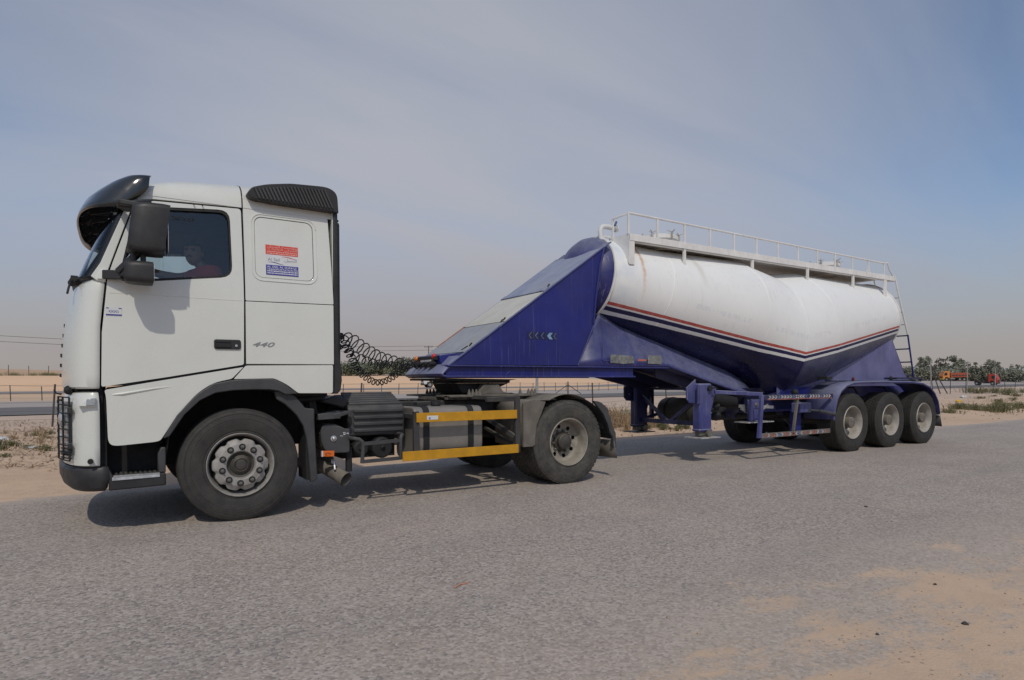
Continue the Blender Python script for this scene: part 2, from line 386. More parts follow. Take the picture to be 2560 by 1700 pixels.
def rrect(x0, x1, z0, z1, r, n=5):
    out = []
    for cx, cz, a in ((x1 - r, z1 - r, 0), (x0 + r, z1 - r, 90), (x0 + r, z0 + r, 180), (x1 - r, z0 + r, 270)):
        for k in range(n + 1): t = R(a + 90 * k / n); out.append((cx + r * math.cos(t), cz + r * math.sin(t)))
    return out
def round_poly(pts, rad, n=4):
    """round each corner of a polygon; rad is one radius or a list"""
    out = []; m = len(pts)
    for i, p in enumerate(pts):
        p = Vector(p); a = Vector(pts[i - 1]); b = Vector(pts[(i + 1) % m]); r = rad[i] if isinstance(rad, (list, tuple)) else rad
        if r <= 0: out.append(tuple(p)); continue
        da, db = (a - p), (b - p); ra = min(r, da.length * .45); rb = min(r, db.length * .45)
        A = p + da.normalized() * ra; B = p + db.normalized() * rb
        for k in range(n + 1):
            t = k / n; out.append(tuple(A * (1 - t) ** 2 + p * 2 * t * (1 - t) + B * t * t))
    return out
def text(name, body, size, x, z, y, mat, parent, sx=1., shear=0., ext=.0008, align='LEFT', font_scale=None):
    cu = bpy.data.curves.new(name, 'FONT'); cu.body = body; cu.size = size; cu.extrude = ext; cu.shear = shear; cu.align_x = align; cu.resolution_u = 3
    tmp = bpy.data.objects.new('tmp', cu); COL.objects.link(tmp)
    dg = bpy.context.evaluated_depsgraph_get(); me = bpy.data.meshes.new_from_object(tmp.evaluated_get(dg)); bpy.data.objects.remove(tmp); bpy.data.curves.remove(cu)
    me.name = name; me.transform(Matrix.Translation((x, y, z)) @ Matrix.Rotation(R(90), 4, 'X') @ Matrix.Diagonal((sx, 1, 1, 1)))
    me.materials.clear(); me.materials.append(M[mat]); o = bpy.data.objects.new(name, me); COL.objects.link(o)
    if parent: put(o, parent)
    return o
def lerp(a, b, t): return a + (b - a) * t
def sstep(a, b, x):
    t = max(0., min(1., (x - a) / (b - a))); return t * t * (3 - 2 * t)
def interp(tab, x):
    if x <= tab[0][0]: return tab[0][1]
    for (a, u), (b, v) in zip(tab, tab[1:]):
        if x <= b: return u + (v - u) * (x - a) / (b - a)
    return tab[-1][1]

# ------------------------------------------------------------------ setting: ground, roads
def hw_near(x): return interp([(-400, -10), (-60, 21.5), (-5, 26.3), (32, 33), (110, 39.8), (260, 53), (900, 110)], x)
def hw_far(x): return interp([(-400, 1), (-60, 32.5), (-6, 37.4), (40, 45.0), (157, 58.5), (260, 69), (900, 128)], x)
def road_far(x): return interp([(-60, 2.6), (-2, 2.75), (2, 3.2), (6, 3.9), (9, 4.25), (12, 4.1), (15, 3.0), (18, 2.1), (24, 2.3), (40, 2.6), (160, 3.5)], x)
def terrain(x, y):
    z = 0.
    # verge swells between the two roads
    v = sstep(road_far(x) + .3, road_far(x) + 2.5, y) * (1 - sstep(hw_near(x) - 9, hw_near(x) - 4, y))
    z += v * (.17 * noise.noise((x * .35, y * .35, 1.)) + .07 * noise.noise((x * 1.1, y * 1.1, 4.)) + .03)
    # sand bank and dunes beyond the highway
    f = sstep(70, 130, x)
    bank = sstep(100, 113, y + 2.5 * noise.noise((x * .05, 3.3, 0))) * 2.3 + sstep(135, 240, y) * 2.1 + sstep(56, 95, y) * .38
    low = sstep(hw_far(x) + 3, hw_far(x) + 30, y) * 1.0 + sstep(200, 420, y) * 1.2
    z += lerp(bank, low, f)
    n = sstep(110, 170, y); z += n * (1 - .7 * f) * (.5 * noise.noise((x * .02, y * .012, 2.)) + .25 * noise.noise((x * .06, y * .05, 7.)))
    if x < 10: z += sstep(150, 240, y) * (1 - sstep(-40, 10, x)) * 1.6
    return z
def axis_steps(stops):
    out = []
    for (a, b, st) in stops:
        v = a
        while v < b - 1e-6: out.append(v); v += st
    out.append(stops[-1][1]); return out
gx = axis_steps([(-2600, -400, 220), (-400, -80, 40), (-80, -14, 6), (-14, 34, .4), (34, 70, 1.2), (70, 160, 4), (160, 420, 20), (420, 2600, 240)])
gy = axis_steps([(-600, -60, 90), (-60, -10, 10), (-10, 2, 1.0), (2, 16, .35), (16, 30, 1.4), (30, 110, 3.5), (110, 260, 7), (260, 600, 40), (600, 3000, 240)])
mb = MB(); vs = [[mb.bm.verts.new((x, y, terrain(x, y) - .006)) for x in gx] for y in gy]
for j in range(len(gy) - 1):
    for i in range(len(gx) - 1): mb.bm.faces.new([vs[j][i], vs[j][i + 1], vs[j + 1][i + 1], vs[j + 1][i]])
def sand_color(t):
    big = t.noise(.35, 5, .6); c = t.mix(t.rng(big, .3, .7), (.57, .405, .275), (.66, .485, .345))
    c = t.mix(t.rng(t.noise(5, 6, .7, off=(4, 4, 0)), .45, .75, 0, .45), c, (.38, .285, .215))
    peb = t.n('ShaderNodeTexVoronoi'); t.l(t.obj(), peb.inputs['Vector']); peb.inputs['Scale'].default_value = 24
    pm = t.math('MULTIPLY', t.math('LESS_THAN', peb.outputs['Distance'], .2), t.math('GREATER_THAN', t.noise(2.2, 4, off=(1, 9, 0)), .54))
    c = t.mix(t.math('MULTIPLY', pm, .6), c, (.19, .155, .14))
    return c
t = NT('desert_sand'); c = sand_color(t)
o3 = t.xyz()
farm = t.rng(o3[1], 60, 110); c = t.mix(t.math('MULTIPLY', farm, .8), c, (.80, .53, .335))
ridge = t.math('MULTIPLY', t.rng(o3[1], 148, 165), .75); c = t.mix(ridge, c, (.48, .33, .22))
# pale gravelly verge beside the highway
c = t.mix(t.math('MULTIPLY', t.math('MULTIPLY', t.rng(o3[1], 9, 17), t.rng(o3[1], 60, 54)), .75), c, (.55, .43, .35))
t.color(c); t.rough(.95); t.b.inputs['Specular IOR Level'].default_value = .1
t.bump(t.math('ADD', t.noise(9, 6, .7), t.math('MULTIPLY', t.noise(45, 3), .4)), .5, .035)
M['sand'] = t.m
tag(mb.build('ground', 'sand', smooth=60), kind='structure')
def ribbon(name, near, far, zoff, xs, mat, nsub=4):
    mb = MB(); rows = []
    for x in xs:
        a, b = near(x), far(x)
        rows.append([(x, lerp(a, b, k / nsub), terrain(x, lerp(a, b, k / nsub)) + zoff) for k in range(nsub + 1)])
    mb.loft(rows, closed=False); return tag(mb.build(name, mat, smooth=60), kind='structure')
def lane_mat(name, a, b):
    t = NT(name); c = t.mix(t.rng(t.noise(.5, 6, .65), .3, .7), a, b)
    t.color(c); t.rough(.85); return t.m
M['hw'] = lane_mat('highway_asphalt', (.13, .122, .118), (.165, .153, .146))
M['hw2'] = lane_mat('dusty_shoulder_gravel', (.36, .31, .275), (.43, .37, .33))
M['hw3'] = lane_mat('far_carriageway_asphalt', (.24, .22, .21), (.29, .265, .25))
hx = axis_steps([(-400, -60, 20), (-60, 200, 4), (200, 900, 50)])
ribbon('highway', hw_near, hw_far, .03, hx, 'hw')
ribbon('highway_shoulder', lambda x: hw_far(x) + .05, lambda x: hw_far(x) + interp([(0, 15), (110, 26), (300, 30)], x), .028, hx, 'hw2', 8)
ribbon('far_carriageway', lambda x: 82 + max(0, x - 40) * .1, lambda x: 96 + max(0, x - 40) * .1, .03, hx, 'hw3', 5)
# the road the lorry stands on: one sheet, sand drifting over both edges
t = NT('worn_asphalt'); o3 = t.xyz()
vor = t.n('ShaderNodeTexVoronoi'); t.l(t.obj(), vor.inputs['Vector']); vor.inputs['Scale'].default_value = 62; vor.inputs['Randomness'].default_value = 1
stone = t.xyz(vor.outputs['Color'])[0]
base = t.mix(t.rng(t.noise(.8, 6, .65), .3, .7), (.315, .262, .222), (.40, .338, .288))
c = t.mix(t.math('MULTIPLY', t.rng(stone, .5, .95), .75), base, (.54, .47, .42))
c = t.mix(t.rng(stone, .3, .04, 0, .65), c, (.15, .146, .146))
c = t.mix(t.rng(t.noise(120, 2), .55, .75, 0, .4), c, (.5, .44, .395))
lanes = t.math('MULTIPLY', t.rng(t.noise(1., 4, .6, stretch=(.12, 1.1, 1)), .5, .75, 0, .35), 1.); c = t.mix(lanes, c, (.24, .222, .21))
oil = t.math('MULTIPLY', t.rng(t.noise(1.7, 3, off=(5, 1, 0)), .66, .75), .3); c = t.mix(oil, c, (.2, .19, .18))
patch = t.math('MULTIPLY', t.rng(t.noise(2.6, 2, off=(2, 8, 0)), .74, .76), .35); c = t.mix(patch, c, (.16, .16, .162))
at = t.n('ShaderNodeAttribute', attribute_name='edge'); ed = t.xyz(at.outputs['Vector'])
drift = t.math('ADD', ed[0], t.math('MULTIPLY', t.math('SUBTRACT', t.noise(1.2, 6, .62, stretch=(1, 1.9, 1), off=(3, 2, 0)), .5), 2.6))
grain = t.math('MULTIPLY', t.math('SUBTRACT', t.noise(17, 5, .75), .5), .85)
sandm = t.rng(t.math('ADD', drift, grain), .62, .95)
film = t.math('MULTIPLY', t.rng(ed[0], .0, .6), .4)
tan = t.math('MULTIPLY', t.rng(t.noise(.9, 7, .7, off=(6, 2, 0)), .5, .72), t.rng(t.noise(24, 4, .7), .42, .6)); c = t.mix(t.math('MULTIPLY', tan, .45), c, (.55, .43, .33))
c = t.mix(film, c, (.54, .44, .35))
c = t.mix(sandm, c, sand_color(t)); t.color(c); t.rough(.9); t.b.inputs['Specular IOR Level'].default_value = .22
t.bump(t.math('ADD', t.math('MULTIPLY', vor.outputs['Distance'], -.5), t.math('MULTIPLY', t.noise(140, 2), .3)), .55, .006)
M['road'] = t.m
mb = MB(); xs = axis_steps([(-60, -8, 4), (-8, 30, .5), (30, 160, 8)]); rows = []; ev = []
for x in xs:
    fa = road_far(x) + .12 * noise.noise((x * 1.3, 3., 0)) + .25 * noise.noise((x * .3, 9., 0)) ; na = -7.6; row = []
    ys = [na, -6.4, -5.6, -5.1, -4.8, -4.5, -4.2, -3.9, -3.6, -3.3, -3.0, -2.6, -2, -1, 0, 1, fa - 1., fa - .6, fa - .3, fa - .12, fa]
    for y in ys:
        row.append((x, y, .002))
        nearv = (1 - sstep(-5.2, -2.9, y)) * interp([(-2, .2), (.3, .7), (1.5, 1), (60, 1)], x)
        farv = sstep(fa - .5, fa - .05, y)
        ev.append(max(nearv, farv))
    rows.append(row)
mb.loft(rows, closed=False); ro = mb.build('road', 'road', smooth=60)
ca = ro.data.attributes.new('edge', 'FLOAT_VECTOR', 'POINT')
for i, e in enumerate(ev): ca.data[i].vector = (e, 0, 0)
tag(ro, kind='structure')

# ------------------------------------------------------------------ tractor truck
TR = tag(empty('tractor_truck', (1.2, 1.22, 0)), 'white cab-over tractor truck with blue and red door sticker pulling the tank trailer', 'truck')
def tumble(x, z):
    y = .055 * max(0, (z - 2.12) / .8) ** 1.4 if z > 2.12 else 0
    y += .012 * sstep(1.75, 1.2, z) * 0
    if x < -1.0: y += .5 * (min(0, x + 1.0)) ** 2
    return y - .010 * math.cos((z - 1.7) * 1.9) + .004
def mirrored(fn):
    for far in (False, True): fn(far)
# --- dark inner shell of the flank, seen only in the gaps and through the windows
win = round_poly([(-.815, 2.80), (-.075, 2.868), (-.062, 2.245), (-.925, 2.125), (-.94, 2.2)], [.03, .1, .1, .1, .04])
for far in (False, True):
    sheet_panel('inner_wall', 'interior', TR, [(-1.06, 1.26), (.85, 1.26), (.84, 2.93), (-.76, 2.93), (-1.06, 2.16)], [win], y=.012, thick=.03, far=far, bevel=0, bend=tumble)
door_out = round_poly([(-1.078, 1.25), (-.59, 1.333), (.026, 1.446), (.032, 2.04), (.022, 2.893), (-.68, 2.862), (-.77, 2.84), (-.845, 2.742), (-.985, 2.302), (-1.025, 2.166), (-1.07, 1.70)], [.02, 0, .02, 0, .03, .0, .06, .03, 0, 0, 0])
# a raised frame swells round the window opening
def glass_parts(far, parent):
    g = sheet_panel('door_window', 'glass', parent, win, y=.0, thick=.005, far=far, bevel=0, bend=tumble)
    ring = [(x, z) for x, z in win]; cx, cz = -.48, 2.5
    inner = [(cx + (x - cx) * .965, cz + (z - cz) * .93) for x, z in ring]
    outer = [(cx + (x - cx) * 1.005, cz + (z - cz) * 1.008) for x, z in ring]
    sheet_panel('window_seal', 'rubber', parent, outer, [inner], y=-.024, thick=.02, far=far, bevel=.004, bend=tumble)
for far in (False, True):
    d = sheet_panel('door', 'cab', TR, door_out, [win], far=far, bevel=.009, bend=lambda x, z: tumble(x, z))
    glass_parts(far, d)
    s_ = -1 if not far else 1
    if not far:
        h = MB().prism(rrect(-.224, .0, 1.585, 1.672, .018), -.05, -.028).build('door_handle', 'plastic', d, bevel=.004)
        mb = MB(); mb.box(-.214, -.085, -.056, -.04, 1.642, 1.66); mb.box(-.214, -.085, -.062, -.045, 1.6, 1.634); mb.build('handle_grip', 'rubber', d, bevel=.004)
        MB().cyl((-.04, -.058, 1.618), (-.04, -.045, 1.618), .011, 12).build('door_lock', 'bright', d)
        for q in (-.37, -.3): MB().cyl((q, .006, 2.872 - (q + .37) * -.05), (q, .02, 2.872), .006, 8).build('screw', 'rubber', d)
        # small blue permit sticker with scribbled print
        k = MB().box(-1.04, -.928, -.0305 + .0, -.029, 1.846, 1.914).build('permit_sticker', 'white_sticker', d); k.location.y += -.0078
        mb = MB(); mb.box(-1.04, -.928, -.0392, -.0385, 1.846, 1.857); mb.box(-1.038, -1.02, -.0392, -.0385, 1.903, 1.911); mb.box(-.95, -.93, -.0392, -.0385, 1.903, 1.911)
        path = [(-1.02 + .07 * q / 14 + .008 * math.sin(q * 2.1), -.0388, 1.88 + .011 * math.sin(q * 1.7)) for q in range(15)]; mb.tube(path, .0018, 5)
        mb.build('sticker_print', 'blue_sticker', d)
        # pressed character line
        MB().tube([(x, -.0285 + tumble(x, 2.035), 2.035) for x in (-1.02, -.7, -.35, .02)], .004, 6).build('crease_line', 'cab', d)
        mb = MB()
        for i, zz in enumerate((2.748, 2.728)):
            x = -.545
            for w in (.07, .03, .05): mb.box(x, x + w, -.002 + tumble(x, zz), -.0005 + tumble(x, zz), zz, zz + .008); x += w + .014
        mb.build('window_print', 'rubber', d)
# --- sleeper flank: upper, lower, skirt, step cover
rec = rrect(.134, .675, 2.262, 2.842, .07, 6)
for far in (False, True):
    p = sheet_panel('sleeper_panel', 'cab', TR, round_poly([(.046, 2.038), (.86, 2.05), (.822, 3.0), (.036, 3.03), (.04, 2.9)], [.012, .012, .02, .02, 0]), [rec], far=far, bend=tumble)
    r_in = rrect(.138, .671, 2.266, 2.838, .066, 6)
    q = sheet_panel('recess_plate', 'cab', p, r_in, y=-.023, thick=.012, far=far, bevel=.004, bend=tumble)
    MB().tube([(x, (-.031 + tumble(x, z)) if not far else 2.471 - tumble(x, z), z) for x, z in rrect(.108, .701, 2.236, 2.868, .09, 6)] + [(.701, (-.031 + tumble(.7, 2.77)) if not far else 2.471 - tumble(.7, 2.77), 2.77)], .0065, 6, cap=False).build('recess_rib', 'cab', p)
    sheet_panel('locker_door', 'cab', TR, round_poly([(.046, 1.452), (.86, 1.456), (.86, 2.043), (.046, 2.031)], .008), far=far, bend=tumble)
    sheet_panel('side_skirt', 'cab', TR, round_poly([(.043, 1.438), (.85, 1.450), (.847, 1.172), (.512, 1.176), (.405, 1.262), (.31, 1.31), (.28, 1.318), (-.062, 1.312)], [.02, .015, .02, .02, .05, .05, 0, .01]), far=far, bevel=.012, bend=tumble)
    sheet_panel('step_cover', 'cab', TR, round_poly([(-1.058, 1.225), (-.6, 1.31), (.022, 1.424), (-.078, 1.316), (-.235, 1.28), (-.36, 1.19), (-.46, 1.075), (-.54, .97), (-.632, .815), (-.66, .775), (-1.0, .752), (-1.035, .79), (-1.045, 1.17)], [.02, 0, .012, .02, .08, .05, 0, 0, .03, .05, .07, .05, .05]), y=-.035, far=far, bevel=.016, bend=tumble)
    if not far:
        MB().tube([(-1.0, -.037, 1.185), (-.93, -.039, 1.192), (-.7, -.038, 1.232), (-.42, -.03, 1.268)], [.004, .011, .008, .002], 8).build('pressing', 'cab', TR)
    # A-pillar between the door gap and the windscreen seal
    sheet_panel('pillar', 'cab', TR, [(-1.038, 2.17), (-.997, 2.302), (-.858, 2.742), (-.785, 2.852), (-.70, 2.876), (-.03, 2.905), (.03, 2.912), (.03, 2.93), (-.80, 2.93), (-.868, 2.845), (-.90, 2.752), (-1.075, 2.28), (-1.142, 2.165), (-1.10, 2.13), (-1.04, 2.12)], far=far, bevel=.004, bend=tumble)
# --- sticker: red block of right-to-left script, logo, blue block
def arabic(s):
    """presentation forms already chosen; the string is laid out right to left"""
    return s[::-1]
st = MB().box(.231, .527, -.0266, -.0252, 2.297, 2.583).build('company_sticker', 'white_sticker', TR)
def add(name, mat, *boxes):
    mb = MB()
    for b in boxes: mb.box(*b)
    return mb.build(name, mat, st)
add('red_block', 'red_sticker', (.231, .527, -.0282, -.0264, 2.492, 2.583))
add('blue_block', 'blue_sticker', (.231, .527, -.0282, -.0264, 2.297, 2.392))
text('sticker_print', 'AL SAIL AL SHARQI', .0265, .24, 2.3655, -.0296, 'white_print', st, sx=1.19)
text('sticker_print', 'TRANSPORTATION EST.', .0245, .24, 2.3425, -.0296, 'white_print', st, sx=1.12)
text('sticker_print', 'Al Sail', .041, .249, 2.432, -.0276, 'grey_print', st, sx=1.08)
AR = {'seil_org': '\uFEE3\uFE86\uFEB3\uFEB4\uFE94 \uFE8D\uFEDF\uFEB4\uFEF4\uFEDE', 'sharqi': '\uFE8D\uFEDF\uFEB8\uFEAE\uFED7\uFEF2 \uFEDF\uFEE0\uFEE8\uFED8\uFEE0\uFEF4\uFE8E\uFE95', 'seil': '\uFE8D\uFEDF\uFEB4\uFEF4\uFEDE'}
def artext(body, size, x1, z, mat, y, width):
    o = text('sticker_print', arabic(body), size, 0, 0, 0, mat, st)
    xs = [v.co.x for v in o.data.vertices]
    if not xs: return o
    k = width / (max(xs) - min(xs)); o.data.transform(Matrix.Diagonal((k, 1, 1, 1))); mxx = max(v.co.x for v in o.data.vertices)
    o.data.transform(Matrix.Translation((x1 - mxx, y, z))); return o
artext(AR['seil_org'], .03, .518, 2.559, 'pink_print', -.0296, .27)
artext(AR['sharqi'], .03, .518, 2.536, 'pink_print', -.0296, .265)
artext(AR['seil'], .036, .515, 2.437, 'grey_print', -.0276, .115)
mb = MB()
for z, seed in ((2.516, 3), (2.499, 4)):
    rnd = random.Random(seed); x = .243
    while x < .515: w = rnd.uniform(.006, .022); mb.box(x, min(.518, x + w), -.0294, -.0284, z, z + rnd.uniform(.006, .009)); x += w + rnd.uniform(.003, .006)
mb.build('small_print', 'pink_print', st)
mb = MB()
for z, seed in ((2.328, 5), (2.309, 6)):
    rnd = random.Random(seed); x = .243
    while x < .515: w = rnd.uniform(.006, .012); mb.box(x, min(.518, x + w), -.0294, -.0284, z, z + .010); x += w + rnd.uniform(.003, .005)
mb.build('small_print', 'white_print', st)
mb = MB(); mb.tube([(.375 + .14 * k / 10, -.0272, 2.478 - .012 * k / 10 + .005 * math.sin(k / 10 * 5)) for k in range(11)], [.001 + .0022 * math.sin(math.pi * k / 10) for k in range(11)], 5); mb.build('logo_stroke', 'red_sticker', st)
mb = MB(); mb.tube([(.252 + .14 * k / 10, -.0272, 2.418 - .012 * k / 10 + .005 * math.sin(k / 10 * 5)) for k in range(11)], [.001 + .0024 * math.sin(math.pi * k / 10) for k in range(11)], 5); mb.build('logo_stroke', 'blue_sticker', st)
for o in [st] + kids(st):                                 # the flank leans inward here
    for v in o.data.vertices: v.co.y += .0202 + .0846 * (v.co.z - 2.44)
text('engine_badge', '440', .062, .092, 1.616, -.0375, 'grey_badge', TR, sx=2.05, shear=.35, ext=.003)

# --- cab front: plan curve from the flank round the corner to the middle
def plan(xg, xc, ys, n=2.7, m=22, half=False):
    a, b = xg - xc, 1.22 - ys; pts = []
    for k in range(m + 1):
        t = math.pi / 2 * k / m
        pts.append((xg - a * max(0, math.sin(t)) ** (2 / n), ys + b * (1 - max(0, math.cos(t)) ** (2 / n))))
    if half: return pts
    return pts + [(x, 2.44 - y) for x, y in pts[-2::-1]]
def front_band(name, mat, rows, parent=None, n=2.7, bevel=.0, thick=.02, smooth=32):
    """rows: (z, xg, xc, y of flank)"""
    mb = MB(); mb.loft([[(x, y, z) for x, y in plan(xg, xc, ys, n)] for z, xg, xc, ys in rows], closed=False)
    o = mb.build(name, mat, parent or TR, smooth=smooth)
    if thick:
        md = o.modifiers.new('thick', 'SOLIDIFY'); md.thickness = thick; md.offset = -1
    return o
front_band('front_panel', 'cab', [(1.235, -1.093, -1.375, -.016), (1.25, -1.09, -1.395, -.026), (1.35, -1.088, -1.400, -.03), (1.55, -1.086, -1.392, -.03), (1.75, -1.082, -1.378, -.03), (1.9, -1.068, -1.355, -.028), (2.03, -1.055, -1.330, -.026), (2.10, -1.048, -1.305, -.022), (2.14, -1.05, -1.27, -.012), (2.155, -1.05, -1.235, .0)])
front_band('headlamp_panel', 'cab', [(.588, -1.096, -1.375, .0), (.60, -1.093, -1.398, -.018), (.75, -1.092, -1.412, -.024), (.95, -1.092, -1.412, -.026), (1.08, -1.092, -1.408, -.026), (1.16, -1.096, -1.395, -.022), (1.2, -1.10, -1.365, -.004), (1.215, -1.11, -1.32, .03)])
front_band('inner_front', 'dark', [(.4, -1.07, -1.33, .03), (1.25, -1.07, -1.32, .03), (2.12, -1.04, -1.22, .03)], thick=0)
wsr = [(2.165, -1.146, -1.272, .002), (2.30, -1.072, -1.228, .006), (2.5, -.995, -1.148, .018), (2.7, -.918, -1.062, .034), (2.86, -.856, -.985, .052)]
front_band('windscreen', 'glass2', wsr, n=3.0, thick=0)
for far in (False, True):
    pth = [(xg + .004, ys - .003, z) for z, xg, xc, ys in wsr]
    if far: pth = [(x, 2.44 - y, z) for x, y, z in pth]
    mb = MB(); mb.loft([[(x - .028, y + (.012 if not far else -.012), z), (x + .012, y - (.012 if not far else -.012), z), (x + .016, y + .015 * (1 if not far else -1), z), (x - .022, y + .035 * (1 if not far else -1), z)] for x, y, z in pth], cap=True); mb.build('windscreen_seal', 'rubber', TR)
# cowl, wipers
front_band('cowl', 'plastic', [(2.135, -1.07, -1.235, .02), (2.16, -1.10, -1.30, .02), (2.172, -1.13, -1.27, .01)], thick=.01)
for y0 in (.22, 1.15):
    mb = MB(); mb.bar((-1.255, y0, 2.13), (-1.27, y0 + .05, 2.18), .05, .05); mb.tube([(-1.285, y0 - .05, 2.15), (-1.30, y0 + .2, 2.165), (-1.265, y0 + .75, 2.2)], .012, 6); mb.tube([(-1.31, y0 - .08, 2.03), (-1.30, y0 - .02, 2.1), (-1.275, y0 + .02, 2.16)], .009, 6); mb.sphere((-1.28, y0, 2.13), .032, 8)
    mb.build('wiper', 'rubber', TR)
# roof
zc = [(-.93, 2.90), (-.88, 2.97), (-.80, 3.05), (-.70, 3.115), (-.45, 3.19), (.04, 3.24), (.86, 3.255), (.875, 3.24)]
def roof_row(x, drop=0.):
    c = interp(zc, x); b = 2.905 if x > -.85 else lerp(2.86, 2.905, (x + .93) / .08)
    half = [(.03, 0), (.034, .12), (.05, .32), (.09, .52), (.17, .70), (.32, .84), (.6, .95), (.9, .99), (1.22, 1.)]
    pts = [(x, y, b + (c - b) * f - drop) for y, f in half]; return pts + [(p[0], 2.44 - p[1], p[2]) for p in pts[-2::-1]]
rows = [roof_row(x) for x in (-.93, -.88, -.84, -.8, -.75, -.7, -.6, -.45, -.2, .028)]
MB().loft(rows, closed=False).build('roof', 'cab', TR, smooth=40)
rows = [roof_row(x) for x in (.04, .3, .6, .86, .868)] + [[(.872, p[1], max(2.9, p[2] - .06)) for p in roof_row(.868)]]
MB().loft(rows, closed=False).build('rear_roof', 'cab', TR, smooth=40)
MB().tube([(.034, y, z - .004) for x, y, z in roof_row(.034)], .006, 6).build('roof_joint', 'rubber', TR)
mb = MB(); mb.box(-.44, -.37, .98, 1.04, 3.19, 3.232); mb.tube([(-.40, 1.01, 3.23), (-.36, 1.01, 3.25)], .012, 6); mb.build('roof_antenna', 'plastic', TR, bevel=.01)
MB().box(-.95, -.7, .2, 2.24, 2.86, 2.885).build('headlining', 'interior', TR)
MB().box(-.8, .86, .05, 2.39, 2.9, 2.92).build('headlining', 'interior', TR)
# back wall
mb = MB(); mb.box(.86, .875, .0, 2.44, 1.18, 3.0); mb.build('rear_wall', 'cab', TR, bevel=.005)
# smoked sun visor with its inner ribs
vr = [(3.075, -.70, -.93, .02), (3.06, -.71, -1.0, -.005), (3.02, -.715, -1.08, -.02), (2.96, -.72, -1.165, -.028), (2.90, -.76, -1.225, -.03), (2.82, -.84, -1.262, -.03), (2.76, -.93, -1.272, -.02)]
front_band('sun_visor', 'visor', vr, n=2.9, thick=.012, smooth=60)
mb = MB()
for y in (.6, .95, 1.49, 1.84):
    mb.bar((-.90, y, 2.90), (-1.16, y, 2.83), .03, .05); mb.bar((-1.12, y + .06, 2.92), (-1.235, y + .06, 2.80), .02, .03)
mb.build('visor_bracket', 'plastic', TR)
# ribbed side deflector at the rear of the roof, and the dark air-intake stack behind the cab
sp = round_poly([(.058, 3.02), (.105, 3.088), (.236, 3.135), (.454, 3.177), (.809, 3.2), (.90, 3.15), (.912, 2.955), (.82, 2.966), (.306, 2.972), (.105, 2.984)], [.03, .03, .05, .05, .08, .06, .01, .01, .05, .04])
for far in (False, True):
    f = lambda y: y if not far else 2.44 - y
    MB().prism(sp, f(-.055), f(.14)).build('roof_deflector', 'plastic', TR, bevel=.012)
    mb = MB()
    x = .13
    while x < .78:
        za, zb = 2.992, interp([(.0, 3.06), (.236, 3.098), (.454, 3.142), (.809, 3.165)], x + .0)
        mb.bar((x + .07 * (zb - za) / .15, f(-.060), za), (x, f(-.060), zb), .015, .024, (0, 1, 0)); x += .032
    mb.build('deflector_rib', 'greyplastic', TR)
    if not far:
        MB().prism([(.868, 3.0), (.912, 2.955), (.915, 1.6), (.935, 1.45), (.945, 1.3), (.93, 1.2), (.90, 1.165), (.862, 1.165)], f(-.02), f(.12)).build('rear_corner_trim', 'plastic', TR, bevel=.01)
        mb = MB()
        z = 1.62
        while z < 2.9: mb.box(.905, .925, -.01, .14, z, z + .022); z += .042
        mb.build('intake_bellows', 'rubber', TR, bevel=.006)
mb = MB(); mb.box(.876, 1.02, .25, .62, 1.25, 2.95); mb.build('air_intake', 'plastic', TR, bevel=.03)
mb = MB(); mb.box(.876, 1.08, .62, 1.5, 1.74, 1.82); mb.tube([(.95, .9, 1.80), (1.24, .95, 1.815)], .03, 10); mb.tube([(1.24, .95, 1.83), (1.245, .95, 1.85)], .02, 8); mb.tube([(.95, 1.0, 1.87), (1.1, 1.02, 1.9), (1.12, 1.02, 1.84)], .018, 8)
for y in (.95, 1.08, 1.2): mb.tube([(.95, y, 1.70), (1.25, y + .05, 1.71)], .018, 8)
mb.build('hose_bracket', 'rubber', TR, bevel=.004)
